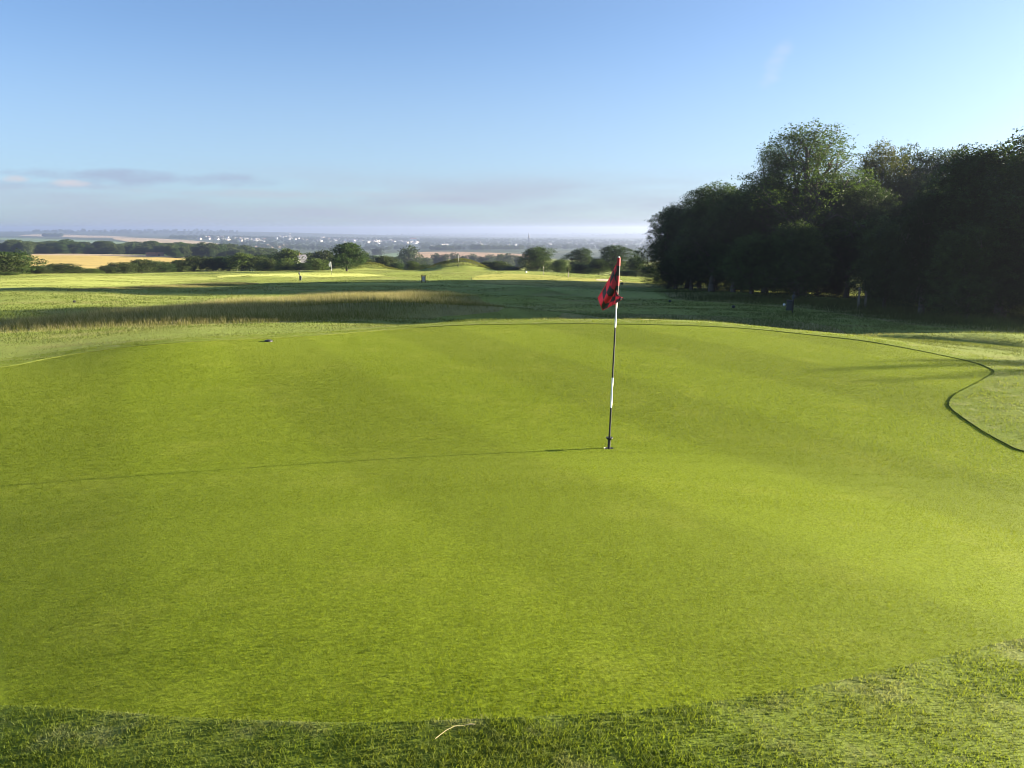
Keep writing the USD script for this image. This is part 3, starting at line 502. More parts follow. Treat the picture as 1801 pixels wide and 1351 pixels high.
def tree_class(name, meshes, leaf_mat, bark='bark'):
    p = proto(name); trunk, limbs, crown = meshes
    t = obj('trunk', trunk, M[bark], p, smooth=True); obj('branches', limbs, M[bark], p, smooth=True); obj('crown', crown, leaf_mat, p)
    return p.GetPath()
OAK = [tree_class('oak_a', tree_meshes(1, 13, 5.6, 2.4, 26, 3500, 15, 0.19, lobe_r=0.34, spread=0.18), M['leaf_a']),
       tree_class('oak_b', tree_meshes(2, 13, 5.2, 2.0, 24, 3500, 15, 0.19, lobe_r=0.36, shape='column', spread=0.18), M['leaf_a']),
       tree_class('oak_c', tree_meshes(7, 13, 5.4, 2.2, 22, 3500, 15, 0.19, lobe_r=0.36, shape='dome', spread=0.18), M['leaf_a'])]
ASH = tree_class('ash', tree_meshes(14, 16, 5.6, 3.5, 34, 2700, 14, 0.165, airy=0.55, lobe_r=0.27, spread=0.20), M['leaf_b'])
YEL = tree_class('lime', tree_meshes(5, 13, 5.0, 2.4, 22, 2700, 14, 0.18, airy=0.2, lobe_r=0.36, spread=0.18), M['leaf_c'])
UNDER = tree_class('under', tree_meshes(6, 8, 4.4, 0.9, 20, 2500, 13, 0.18, lobe_r=0.38, shape='dome', spread=0.17, low=0.5), M['leaf_b'])
SCRUB = [tree_class('scrub_a', tree_meshes(21, 4.0, 2.6, 0.25, 16, 700, 7, 0.30, lobe_r=0.40, shape='dome', spread=0.18), M['leaf_d']),
         tree_class('scrub_b', tree_meshes(22, 4.0, 2.6, 0.25, 14, 700, 7, 0.30, lobe_r=0.44, shape='column', spread=0.18), M['leaf_d']),
         tree_class('scrub_c', tree_meshes(23, 4.0, 2.6, 0.25, 15, 700, 7, 0.30, lobe_r=0.40, shape='dome', spread=0.18), M['leaf_e']),
         tree_class('scrub_d', tree_meshes(24, 4.0, 2.6, 0.25, 15, 700, 7, 0.30, lobe_r=0.40, shape='column', spread=0.18), M['leaf_a'])]
THORN = tree_class('thorn', tree_meshes(31, 6.2, 3.9, 1.3, 26, 1500, 8, 0.28, lobe_r=0.33, shape='dome', spread=0.17, lean=(0.10, 0)), M['leaf_a'])
HAZY = [tree_class('hazy_a', tree_meshes(41, 10, 5.0, 1.0, 14, 420, 6, 0.75, lobe_r=0.42, spread=0.4), M['leaf_f']),
        tree_class('hazy_b', tree_meshes(42, 10, 4.5, 1.0, 12, 420, 6, 0.75, lobe_r=0.42, shape='column', spread=0.4), M['leaf_d'])]
SAPLING = tree_class('sapling', tree_meshes(51, 2.2, 0.42, 0.9, 8, 120, 5, 0.13, lobe_r=0.5, shape='column', spread=0.07), M['leaf_e'], 'pale_bark')

def plant(name, ref, base_h, base_w, label, cat, px, d, top=None, wpx=None, hm=None, wm=None, group=None, rz=None, sink=0.15, seed=[0]):
    """a plant rooted at distance d in the column px, as tall as row `top` asks (or hm metres), wpx photograph pixels wide"""
    seed[0] += 1; r = np.random.default_rng(900 + seed[0])
    p = at(px, d)
    if hm is None: hm = EYE - d * float(ray(px, top)[1]) - p[2]
    if wm is None: wm = wpx / FPX * d if wpx else hm * base_w / base_h
    s = (wm / base_w, wm / base_w, hm / base_h)
    return thing(name, label, cat, (p[0], p[1], p[2] - sink), r.uniform(0, 360) if rz is None else rz, s, group, ref)

# the dark wood on the right: (kind, column, distance, top row, width in pixels, label)
WOOD = [
 (OAK[0], 13, 11, 1252, 84, 322, 168, 'dark broad tree at the left end of the wood beside the sunlit fairway'),
 (OAK[2], 13, 11, 1216, 88, 398, 92, 'low rounded dark tree forming the outer left shoulder of the wood'),
 (OAK[1], 13, 10, 1290, 80, 330, 130, 'dark tree between the left end of the wood and the tallest tree'),
 (ASH, 16, 11, 1408, 78, 208, 265, 'tallest tree of the wood with an airy crown showing sky through its branches'),
 (ASH, 16, 11, 1345, 80, 245, 130, 'slender airy tree leaning against the left side of the tallest tree'),
 (YEL, 13, 10, 1530, 85, 252, 130, 'yellow tinged tree just right of the tallest tree in the wood'),
 (OAK[1], 13, 10, 1600, 90, 259, 130, 'flat topped tree in the middle of the wood right of the yellow tinged one'),
 (YEL, 13, 10, 1668, 90, 263, 120, 'sun tipped yellow green tree before the big tree at the right edge'),
 (OAK[0], 13, 11, 1765, 50, 247, 250, 'big dark tree filling the right edge of the wood'),
 (OAK[2], 13, 11, 1850, 47, 262, 260, 'dark tree cut off by the right edge of the picture'),
 (UNDER, 8, 9, 1322, 73, 412, 130, 'lower leafy tree standing in front of the left half of the wood'),
 (UNDER, 8, 9, 1402, 70, 392, 130, 'lower bushy tree in front of the tallest tree'),
 (OAK[1], 13, 10, 1490, 80, 320, 130, 'dark lower tree in front of the yellow tinged tree'),
 (UNDER, 8, 9, 1560, 57, 392, 130, 'spreading lower tree above the two posts at the edge of the wood'),
 (OAK[2], 13, 11, 1625, 50, 335, 150, 'rounded tree in front of the flat topped tree with branches low over the grass'),
 (UNDER, 8, 9, 1705, 45.5, 395, 150, 'nearest low branched tree of the wood overhanging the shaded grass'),
]
for ref, bh, bd, px, d, top, wpx, lab in WOOD:
    plant('woodland_tree', ref, bh, bd, lab, 'tree', px, d, top, wpx, group='trees of the wood on the right')
BEHIND = [(1188, 91, 8.0), (1208, 93, 9.5), (1180, 98, 10), (1230, 100, 11), (1290, 96, 12), (1350, 98, 13), (1410, 100, 13), (1470, 95, 13), (1530, 92, 12), (1590, 86, 12), (1650, 80, 11.5), (1710, 72, 11), (1780, 66, 11), (1840, 60, 11), (1560, 110, 12), (1450, 115, 12), (1340, 112, 11), (1660, 98, 12), (1760, 84, 11), (1620, 72, 11), (1690, 51, 9.5), (1735, 53, 10)]
for i, (px, d, hm) in enumerate(BEHIND):
    while 39 < at(px, d)[1] - 0.2126 * at(px, d)[0] < 67: d += 1.0
    plant('woodland_tree', OAK[i % 3], 13, 11, 'dark tree standing deep in the wood behind its front row', 'tree', px, d, hm=hm, wm=hm * 0.85, group='trees deep in the wood')
for i, (az, d, hm) in enumerate([(37, 46, 11), (41, 52, 11), (45, 56, 12), (40, 62, 12), (36, 58, 11.5), (47, 66, 12), (52, 66, 12), (57, 76, 12), (44, 76, 12), (49, 84, 12), (63, 84, 11)]):
    x_, y_ = d * math.sin(math.radians(az)), d * math.cos(math.radians(az)); pz = float(zt(x_, y_))
    thing('woodland_tree', 'tree of the wood beyond the right edge of the picture', 'tree', (x_, y_, pz - 0.15), 77 * i, (hm / 13 * .95, hm / 13 * .95, hm / 13), 'trees beyond the right edge', OAK[i % 3])
for i, (x_, q_) in enumerate([(34, 46), (37, 50), (40, 54), (38, 58), (42, 62), (46, 47), (49, 52), (47, 57), (51, 61), (44, 65), (54, 66)]):
    y_ = q_ + 0.2126 * x_; zb = float(zt(x_, y_)); hm = min(-2.7 + (x_ + 6) * 0.166 - zb, 15)
    thing('woodland_tree', 'middling tree deep in the right end of the wood', 'tree', (x_, y_, zb - 0.15), 63 * i, (hm / 13 * 0.9, hm / 13 * 0.9, hm / 13), 'trees deep in the right end of the wood', OAK[i % 3])
# two slim trees out of the picture whose shadows reach the green
for i, (tx, ty, s_, w_) in enumerate([(6.6, 13.75, 42, 0.16), (6.9, 12.7, 43, 0.11)]):
    x_, y_ = tx + s_ * math.sin(SUN_AZ), ty + s_ * math.cos(SUN_AZ); zb = float(zt(x_, y_)); hm = -0.85 + s_ * math.tan(SUN_EL) - zb
    thing('roadside_tree', 'slim tree out of the picture to the right of the green', 'tree', (x_, y_, zb - 0.1), 50 * i, (w_, w_, hm / 13), 'slim trees right of the green', OAK[1])
for i, (px, d, hm) in enumerate([(1175, 92, 3.0), (1215, 95, 3.4), (1262, 93, 2.8), (1305, 90, 3.2), (1350, 92, 2.8), (1385, 88, 3.0), (1440, 86, 3.2), (1475, 88, 2.8), (1545, 80, 3.0), (1580, 76, 3.2), (1640, 66, 2.8), (1690, 62, 3.0), (1730, 60, 2.6), (1775, 56, 3.0)]):
    plant('understorey_bush', UNDER, 8, 9, 'shaded bush growing under the trees deep in the wood', 'bush', px, d, hm=hm, wm=hm * 2.0, group='bushes under the trees of the wood')

# hedge and scrub along the edge of the course: (kind, column, distance, top row, width px, label)
D_, L_, A_, B_ = SCRUB[0], SCRUB[2], SCRUB[3], SCRUB[1]
HEDGE = [
 (D_, 8, 165, 447, 60, 'dark ragged tree in the hedge at the left edge of the picture'), (A_, 36, 168, 441, 52, 'tall open topped tree in the hedge against the left end of the wheat field'),
 (L_, 16, 158, 477, 26, 'small pale bush at the foot of the leftmost hedge tree'), (D_, 68, 172, 467, 44, 'low dark bush below the left end of the wheat field'),
 (B_, 108, 176, 463, 46, 'pointed dark bush in the hedge under the middle of the wheat field'), (D_, 138, 180, 469, 30, 'small bush in a dip of the hedge under the wheat field'),
 (L_, 163, 184, 471, 30, 'lowest light green bush of the hedge under the wheat field'), (D_, 190, 188, 467, 36, 'spiky bush where the hedge begins to rise towards the brick building'),
 (B_, 217, 194, 461, 42, 'rounded bush in the hedge left of the white and dark flag'), (D_, 252, 200, 456, 46, 'broad bush in the hedge just left of the brick building'),
 (A_, 286, 205, 459, 40, 'dark bush directly below the brick building'), (D_, 318, 208, 457, 38, 'bush in the hedge right below the end of the wheat field'),
 (B_, 346, 210, 450, 42, 'taller bush right of the brick building'), (D_, 376, 212, 453, 44, 'wide bush in the hedge left of the bare sapling'),
 (A_, 402, 212, 450, 36, 'dark bush behind the bare sapling'), (L_, 427, 208, 445, 46, 'tall lighter bush just right of the bare sapling'),
 (D_, 456, 208, 451, 40, 'bush with a flat crown midway along the hedge'), (L_, 474, 200, 454, 34, 'rounded light bush left of the black bin'),
 (L_, 504, 196, 454, 36, 'domed light green bush behind the black bin'), (L_, 508, 225, 438, 50, 'tall light topped tree left of the grey roofed house'),
 (A_, 483, 235, 447, 60, 'dark tree behind the domed light green bush'), (SCRUB[3], 537, 192, 461, 30, 'small blue green bush before the grey roofed house'),
 (L_, 557, 196, 454, 42, 'lit sloping bush right of the blue green one'), (D_, 573, 228, 441, 46, 'dark leafy tree between the house and the lone round tree'),
 (D_, 598, 215, 452, 44, 'bush half hidden behind the lone round tree'), (B_, 640, 222, 453, 44, 'grey green bush between the lone round tree and the grassy mounds'),
 (D_, 676, 205, 450, 42, 'pyramid shaped bush standing right of the grassy mound'), (A_, 700, 205, 461, 32, 'low dark bush right of the pyramid shaped bush'),
 (L_, 727, 196, 459, 28, 'yellowish round bush left of the flag on the mound'), (A_, 748, 198, 464, 36, 'dark flattened bush left of the big grassy mound'),
 (HAZY[0], 722, 420, 433, 44, 'tall pale tree standing beyond the hedge before the bare field'),
 (D_, 855, 195, 460, 34, 'bush at the right foot of the big grassy mound'), (D_, 876, 195, 459, 44, 'leafy bush right of the big grassy mound'), (A_, 896, 190, 468, 50, 'low dark hedge running up to the broad light green tree'),
]
for ref, px, d, top, wpx, lab in HEDGE:
    bh, bd = (4.0, 5.0) if ref in SCRUB else (10.0, 9.5)
    plant('hedge_bush' if ref in SCRUB else 'hedge_tree', ref, bh, bd, lab, 'bush' if ref in SCRUB else 'tree', px, d, top, wpx * 1.08, group='hedge along the edge of the course')
plant('thorn_tree', THORN, 6.2, 7.6, 'lone round wind shaped tree standing dark above the distant green', 'tree', 611, 172, 427, 72, rz=10)
RIGHT = [(UNDER, 8, 9, 945, 190, 435, 84, 'broad light topped tree left of the checkered flag'), (UNDER, 8, 9, 985, 178, 456, 46, 'small dark round tree between the two larger trees left of the flag'),
 (OAK[2], 13, 11, 1022, 205, 436, 70, 'dark flat topped tree behind the pale sapling'), (UNDER, 8, 9, 1020, 172, 462, 56, 'low dark bush behind the pale sapling'),
 (OAK[0], 13, 11, 1078, 170, 431, 82, 'large grey green tree directly behind the checkered flag'), (UNDER, 8, 9, 1052, 165, 455, 50, 'dark bush left of the checkered flag at the foot of the large tree'),
 (UNDER, 8, 9, 1118, 158, 452, 54, 'leafy bush between the checkered flag and the wood'), (UNDER, 8, 9, 1100, 150, 474, 56, 'low bush line behind the dry fairway right of the flag'), (UNDER, 8, 9, 1140, 150, 468, 40, 'dark bush touching the left end of the wood')]
for ref, bh, bd, px, d, top, wpx, lab in RIGHT:
    plant('copse_tree', ref, bh, bd, lab, 'tree', px, d, top, wpx * 1.05, group='trees behind the checkered flag')
for i, (px, d, top, w) in enumerate([(768, 640, 446, 20), (783, 640, 447, 18), (800, 645, 445, 20), (816, 640, 450, 18), (832, 640, 447, 22), (846, 640, 451, 16), (862, 640, 448, 24), (880, 620, 447, 22), (894, 600, 446, 26), (912, 580, 450, 24), (706, 500, 449, 26), (740, 560, 452, 22), (752, 560, 453, 18), (690, 640, 452, 24), (668, 1400, 436, 16), (660, 1400, 438, 14)]):
    plant('valley_tree', HAZY[i % 2], 10, 9.5, 'pale hazy tree in the row below the distant bare field', 'tree', px, d, top, w * 1.15, group='hazy trees in the valley')
for px, d, w, top, lab in [(419.5, 205, None, 466.5, 'slender bare sapling with a dark guard before the hedge'), (999.5, 122, None, 466.5, 'pale slender sapling on the fairway edge left of the checkered flag')]:
    plant('sapling', SAPLING, 2.2, 0.9, lab, 'sapling', px, d, top, wm=0.75 if px > 900 else 0.3, sink=0.0)

# the wooded slopes far off, too many to count
def far_wood(name, n, area, hrange, protos_, rng):
    pts = np.array([hit(a, b, 240)[:2] for a, b in area]); poly = Polygon(pts).buffer(0); shapely.prepare(poly)
    x0, y0, x1, y1 = poly.bounds; x, y = rng.uniform(x0, x1, n * 40), rng.uniform(y0, y1, n * 40); k = shapely.contains_xy(poly, x, y); x, y = x[k][:n], y[k][:n]
    h = rng.uniform(*hrange, len(x)); s = h / 10.0
    S = np.stack([s * rng.uniform(1.0, 1.5, len(x)), s * rng.uniform(1.0, 1.5, len(x)), s], 1)
    return instancer(name, protos_, np.c_[x, y, zt(x, y) - 0.2], quat(np.tile([0, 0, 1.0], (len(x), 1)), rng.uniform(0, 6.28, len(x))), S, rng.integers(0, len(protos_), len(x)))
r_ = np.random.default_rng(77)
NEARW = [(tree_meshes(61, 10, 5.0, 0.8, 14, 520, 6, 0.8, lobe_r=0.42, spread=0.4)[2], M['leaf_d'], None), (tree_meshes(62, 10, 4.6, 0.8, 12, 520, 6, 0.8, lobe_r=0.42, shape='dome', spread=0.4)[2], M['leaf_a'], None), (tree_meshes(63, 10, 4.8, 0.8, 12, 520, 6, 0.8, lobe_r=0.44, spread=0.4)[2], M['leaf_d'], None)]
FARW = [(tree_meshes(64, 10, 5.0, 0.5, 8, 110, 5, 1.8, lobe_r=0.48, spread=0.7)[2], M['leaf_d'], None), (tree_meshes(65, 10, 5.0, 0.5, 7, 110, 5, 1.8, lobe_r=0.48, shape='dome', spread=0.7)[2], M['leaf_a'], None)]
def wood_strip(name, n, pxs, drange, hrange, protos_, rng):
    """trees between two distances, across a range of columns"""
    px = rng.uniform(*pxs, n); d = rng.uniform(*drange, n); az = ray(px, 430)[0]; x, y = d * np.sin(az), d * np.cos(az); h = rng.uniform(*hrange, n) * (0.75 + 0.5 * meshkit.noise(np.c_[px / 30, d / 60, 0 * px], 4)); s = h / 10
    S = np.stack([s * rng.uniform(1.0, 1.5, n), s * rng.uniform(1.0, 1.5, n), s], 1)
    instancer(name, protos_, np.c_[x, y, zt(x, y) - 0.2], quat(np.tile([0, 0, 1.0], (n, 1)), rng.uniform(0, 6.28, n)), S, rng.integers(0, len(protos_), n))
wood_strip('distant_wood', 800, (-80, 335), (690, 930), (5.5, 9.5), NEARW, r_)
wood_strip('distant_wood', 170, (300, 480), (560, 900), (6, 9), NEARW, r_)
wood_strip('distant_wood', 150, (470, 700), (330, 600), (6, 9), NEARW, r_)
wood_strip('far_trees', 500, (390, 720), (2000, 3600), (6, 10), FARW, r_)
wood_strip('far_trees', 800, (300, 760), (3600, 4800), (6, 11), FARW, r_)
wood_strip('far_trees', 1100, (740, 1180), (2100, 4800), (7, 12), FARW, r_)
wood_strip('far_trees', 60, (740, 960), (1800, 1900), (7, 11), FARW, r_)
wood_strip('far_trees', 300, (60, 420), (6000, 9000), (10, 20), FARW, r_)
wood_strip('far_trees', 40, (78, 110), (4300, 4400), (10, 16), FARW, r_)
wood_strip('far_trees', 800, (-60, 1180), (8000, 12000), (8, 16), FARW, r_)

# ------------------------------------------------------------------ the flag in the hole
POLE_TOP = None
hx, hy, hz_ = HOLE
def sight(px, py, dist):
    az, t = ray(px, py); return np.array([dist * math.sin(float(az)), dist * math.cos(float(az)), EYE - dist * float(t)])
dist0 = math.hypot(hx, hy)
foot = np.array([hx, hy, hz_ - 0.09]); topp = sight(1088.5, 453, dist0 + 0.02)
axis = (topp - foot) / np.linalg.norm(topp - foot)
def on_pole(py):
    lo, hi = 0.0, 3.0
    for _ in range(40):
        m_ = (lo + hi) / 2; q = foot + axis * m_; t_ = (EYE - q[2]) / math.hypot(q[0], q[1])
        if t_ > float(ray(1080, py)[1]): lo = m_
        else: hi = m_
    return foot + axis * lo
fp = thing('flagstick', 'black and white striped flagstick standing in the hole of the green', 'flagstick', foot)
base_ = foot
def rel(p): return np.asarray(p) - base_
rows = [(453, 576, 'white_pole'), (576, 664.5, 'black_pole'), (664.5, 717, 'white_pole'), (717, 768.5, 'black_pole')]
for y0, y1, mt in rows:
    a, b = rel(on_pole(y0)), rel(on_pole(y1)); r0 = 0.0085 + 0.0025 * (y0 - 453) / 330
    obj('pole_section', tube([a, b], [r0, r0 + 0.0006], 16), M[mt], fp, smooth=True)
a, b = rel(on_pole(768.5)), np.zeros(3)
obj('ferrule', tube([a, a * 0.5 + b * 0.5, b], [0.0155, 0.0155, 0.0155], 16), M['black_rubber'], fp, smooth=True)
c = rel(on_pole(770)); nrm = axis
prof = np.array([[0.0155, -0.030], [0.024, -0.022], [0.036, -0.008], [0.040, 0.0], [0.038, 0.004], [0.018, 0.002], [0.0155, 0.0]])
fl = trimesh.creation.revolve(np.vstack([prof, prof[:1]]), sections=28); fl.apply_transform(trimesh.geometry.align_vectors([0, 0, 1], axis)); fl.apply_translation(c)
obj('flange', fl, M['black_rubber'], fp, smooth=30)
kn = trimesh.creation.icosphere(2, 0.011); kn.apply_translation(rel(topp)); obj('pole_cap', kn, M['white_pole'], fp, smooth=True)
# the cup: dark liner below the turf with a pale rim
cup = thing('hole_cup', 'round golf hole with a dark liner around the foot of the flagstick', 'golf hole', (hx, hy, hz_))
def tubewall(r0, r1, z0, z1, n=40):
    an = np.linspace(0, 2 * np.pi, n, endpoint=False); V = []; 
    for r__, z__ in ((r1, z1), (r0, z1), (r0, z0), (r1, z0)): V.append(np.c_[r__ * np.cos(an), r__ * np.sin(an), 0 * an + z__])
    V = np.vstack(V); i = np.arange(n); j = (i + 1) % n; F = []
    for k in range(4): a_, b_ = k * n, ((k + 1) % 4) * n; F += [np.stack([a_ + i, a_ + j, b_ + j], 1), np.stack([a_ + i, b_ + j, b_ + i], 1)]
    return V, np.vstack(F)
ns = slope(hx, hy); ns = ns / np.linalg.norm(ns); Rt = trimesh.geometry.align_vectors([0, 0, 1], ns)[:3, :3]
def tilt(m): return (np.asarray(m[0]) @ Rt.T, m[1])
obj('liner', tilt(tubewall(0.0525, 0.0545, -0.13, -0.022)), M['soil'], cup, smooth=30)
obj('rim', tilt(tubewall(0.0528, 0.0558, -0.024, 0.0035)), M['cup_white'], cup, smooth=30)
an = np.linspace(0, 2 * np.pi, 32, endpoint=False)
obj('bottom', tilt((np.vstack([np.c_[0.054 * np.cos(an), 0.054 * np.sin(an), 0 * an - 0.12], [[0, 0, -0.12]]]), np.stack([np.arange(32), (np.arange(32) + 1) % 32, np.full(32, 32)], 1))), M['soil'], cup)
# the cloth: hoist on the pole, hanging limp with two soft folds
nu, nv = 61, 49
A_c, B_c, C_c, Dc = on_pole(454), on_pole(517), sight(1097, 524, dist0 - 0.06), sight(1051, 524, dist0 + 0.12)
E_c = sight(1060, 546, dist0 + 0.08); F_c = sight(1078, 537, dist0 - 0.02)
u, v = np.meshgrid(np.linspace(0, 1, nu), np.linspace(0, 1, nv), indexing='ij')       # u along the fly, v down the hoist
flyk = np.array([0, 0.36, 0.68, 1.0]); fly = np.stack([np.interp(v, flyk, [p[i] for p in (Dc, E_c, F_c, C_c)]) for i in range(3)], -1)
hoist = A_c + (B_c - A_c) * v[..., None]
cloth = hoist * (1 - u[..., None]) + fly * u[..., None]
view = np.array([hx, hy, 0]) / dist0; sidev = np.array([view[1], -view[0], 0])
fold = 0.026 * np.sin(2 * np.pi * (1.55 * v + 0.25 * u + 0.12)) * np.sin(np.pi * np.clip(u * 0.55, 0, 1)) ** 0.8 + 0.012 * np.sin(2 * np.pi * (3.1 * v + 1.2 * u)) * u
cloth = cloth + view * (fold - 0.012 * (1 - u) - 0.03 * u * (1 - v))[..., None] + sidev * (0.014 * np.sin(2 * np.pi * (1.55 * v + 0.4)) * np.sin(np.pi * u))[..., None]
cloth[..., 2] -= 0.012 * np.sin(np.pi * u) * (0.5 + 0.5 * np.sin(5 * v))
ii, jj = np.meshgrid(np.arange(nu - 1), np.arange(nv - 1), indexing='ij'); k0 = ii * nv + jj
cf = np.stack([k0, k0 + nv, k0 + nv + 1, k0 + 1], -1).reshape(-1, 4)
flag_mat = usdkit.material(stage, L + 'checkered_cloth', {
    'uv': ('uvmap', {'attribute': 'st'}), 'mp': ('mapping', {'scale': (5.0, 4.0, 1.0), 'location': (1.001, 0.001, 0.0)}), 'ck': ('checker_texture', {'scale': 1.0, 'color1': (0.31, 0.012, 0.022), 'color2': (0.013, 0.013, 0.012)}),
    'tc': ('texture_coordinate', {}), 'n': ('noise_texture', {'scale': 240.0, 'detail': 2.0}), 'b': ('bump', {'strength': 0.15, 'distance': 0.001}),
    'sx': ('separate_xyz', {}), 'ax': ('math', {'math_type': 'absolute'}), 'ux': ('math', {'math_type': 'subtract', 'value2': 0.5}), 'gx': ('math', {'math_type': 'greater_than', 'value2': 0.475}),
    'ay': ('math', {'math_type': 'absolute'}), 'uy': ('math', {'math_type': 'subtract', 'value2': 0.5}), 'gy': ('math', {'math_type': 'greater_than', 'value2': 0.47}), 'mx': ('math', {'math_type': 'maximum'}),
    'hem': ('mix_color', {'b': (0.30, 0.012, 0.022)}),
    'p': ('principled_bsdf', {'roughness': 0.55, 'specular_ior_level': 0.35, 'sheen_weight': 0.08}), 't': ('translucent_bsdf', {}), 'x': ('mix_closure', {'fac': 0.10})},
    [('uv.UV', 'mp.vector'), ('mp.vector', 'ck.vector'), ('uv.UV', 'sx.vector'), ('sx.x', 'ux.value1'), ('ux.value', 'ax.value1'), ('ax.value', 'gx.value1'), ('sx.y', 'uy.value1'), ('uy.value', 'ay.value1'), ('ay.value', 'gy.value1'), ('gx.value', 'mx.value1'), ('gy.value', 'mx.value2'),
     ('mx.value', 'hem.fac'), ('ck.color', 'hem.a'), ('hem.result', 'p.base_color'), ('hem.result', 't.color'), ('tc.object', 'n.vector'), ('n.fac', 'b.height'), ('b.normal', 'p.normal'), ('p.BSDF', 'x.closure1'), ('t.BSDF', 'x.closure2')], surface='x.closure')
fg = thing('flag', 'red and black checkered flag hanging limp from the striped flagstick', 'flag', A_c)
obj('cloth', (cloth.reshape(-1, 3) - A_c, cf), flag_mat, fg, smooth=True, uv=np.stack([0.004 + 0.992 * u, 0.004 + 0.992 * v], -1).reshape(-1, 2))
SN = 17; sl = [A_c + (B_c - A_c) * q - A_c for q in np.linspace(-0.02, 1.0, SN)]
sv, sf = tube(sl, 0.015 + 0.004 * np.sin(np.linspace(0.4, 2.9, SN)), 14)
obj('sleeve', (sv, sf), flag_mat, fg, smooth=True, uv=np.stack([np.full(len(sv), 0.1), np.repeat(np.linspace(0.04, 0.96, SN), 14)], -1))
obj('tie', tube([B_c - axis * 0.006 - A_c, B_c - axis * 0.030 - A_c], [0.019, 0.014], 12), M['black_rubber'], fg, smooth=True)

# ------------------------------------------------------------------ course furniture
def boxm(sx, sy, sz, at_=(0, 0, 0), r=0.0):
    if r: 
        m = trimesh.creation.box([sx, sy, sz]); m = trimesh.Trimesh(np.vstack([m.vertices * [1 - 2 * r / sx, 1 - 2 * r / sy, 1], m.vertices * [1 - 2 * r / sx, 1, 1 - 2 * r / sz], m.vertices * [1, 1 - 2 * r / sy, 1 - 2 * r / sz]])).convex_hull
    else: m = trimesh.creation.box([sx, sy, sz])
    m.apply_translation(at_); return m
def face_cam(p): return -math.degrees(math.atan2(p[0], p[1]))
def ball_washer(px, py, lab, box=False):
    p = hit(px, py); t = thing('ball_washer', lab, 'ball washer', p, face_cam(p))
    obj('post', tube([(0, 0, -0.2), (0, 0, 0.95)], [0.03, 0.03], 10), M['black_rubber'], t, smooth=True)
    hd = trimesh.creation.revolve(np.array([[0, 0.78], [0.085, 0.80], [0.10, 0.86], [0.10, 0.98], [0.07, 1.04], [0.03, 1.07], [0, 1.075]]), sections=16); obj('washer_head', hd, M['green_plastic'], t, smooth=35)
    obj('plunger', tube([(0, 0, 1.07), (0, 0, 1.15)], [0.012, 0.012], 8), M['black_rubber'], t); k = trimesh.creation.icosphere(2, 0.035); k.apply_translation((0, 0, 1.16)); obj('knob', k, M['black_rubber'], t, smooth=True)
    if box: obj('litter_bin', boxm(0.34, 0.28, 0.55, (-0.20, 0, 0.43), 0.03), M['green_plastic'], t); obj('bin_lid', boxm(0.36, 0.30, 0.04, (-0.20, 0, 0.73), 0.01), M['black_rubber'], t)
    else: obj('litter_bin', tube([(0.13, 0, 0.10), (0.13, 0, 0.60)], [0.11, 0.135], 16), M['green_plastic'], t, smooth=30); obj('bin_lid', tube([(0.13, 0, 0.602), (0.13, 0, 0.63)], [0.142, 0.13], 16), M['black_rubber'], t, smooth=30)
    return t
ball_washer(527, 494.5, 'dark ball washer with a round bin beside the distant pale green')
ball_washer(1394, 551, 'dark ball washer with a square bin on the shaded grass before the wood', True)
ball_washer(805.5, 475.5, 'small dark ball washer in front of the big grassy mound')
def far_flag(px, py, h, lab, cols):
    p = hit(px, py); t = thing('distant_flagstick', lab, 'flagstick', p, face_cam(p))
    z0 = -0.1
    for f, mt in cols:
        obj('pole_section', tube([(0, 0, z0), (0, 0, f * h)], [0.022, 0.022], 8), M[mt], t, smooth=True); z0 = f * h
    return t, h
def hang(t, h, mt, w=0.16, hh=0.55):
    n = 12; zz = np.linspace(h - 0.02, h - hh, n); ww = w * np.sin(np.linspace(0.3, 2.4, n)); V = []
    for z__, w__ in zip(zz, ww): V += [(-0.02, 0, z__), (-0.02 - w__ * 0.5, 0.05 * math.sin(z__ * 14), z__ - 0.03), (-0.02 - w__, -0.02, z__ - 0.05)]
    F = []
    for k in range(n - 1):
        for j in range(2): a_ = k * 3 + j; F += [(a_, a_ + 1, a_ + 4), (a_, a_ + 4, a_ + 3)]
    obj('flag', (np.array(V), np.array(F)), M[mt], t, smooth=True)
t, h = far_flag(279.5, 478.5, 2.5, 'white topped flagstick below the brick building at the far left', [(0.45, 'black_pole'), (1.0, 'white_pole')])
t, h = far_flag(583, 484, 2.2, 'thin flagstick with a pale flag on the distant green left of the lone round tree', [(0.3, 'black_pole'), (0.62, 'white_pole'), (1.0, 'white_pole')]); hang(t, h, 'white_pole', 0.34, 0.8)
p = hit(806, 462); pz = EYE - math.hypot(p[0], p[1]) * float(ray(806, 451)[1]) - p[2]
t, h = far_flag(806, 462, max(1.4, pz), 'slim pale flagstick rising behind the big grassy mound', [(1.0, 'white_pole')])
p = hit(745, 497.5); sg = thing('tee_sign', 'brown wooden tee sign with a pale panel above the tall grass', 'sign', p, face_cam(p))
obj('post', boxm(0.10, 0.10, 0.95, (-0.20, 0, 0.375), 0.01), M['wood'], sg); obj('post', boxm(0.10, 0.10, 0.95, (0.20, 0, 0.375), 0.01), M['wood'], sg)
obj('panel', boxm(0.30, 0.035, 0.60, (0.0, -0.01, 0.47), 0.006), M['pale_panel'], sg); obj('top_rail', boxm(0.56, 0.12, 0.07, (0, 0, 0.885), 0.01), M['wood'], sg)
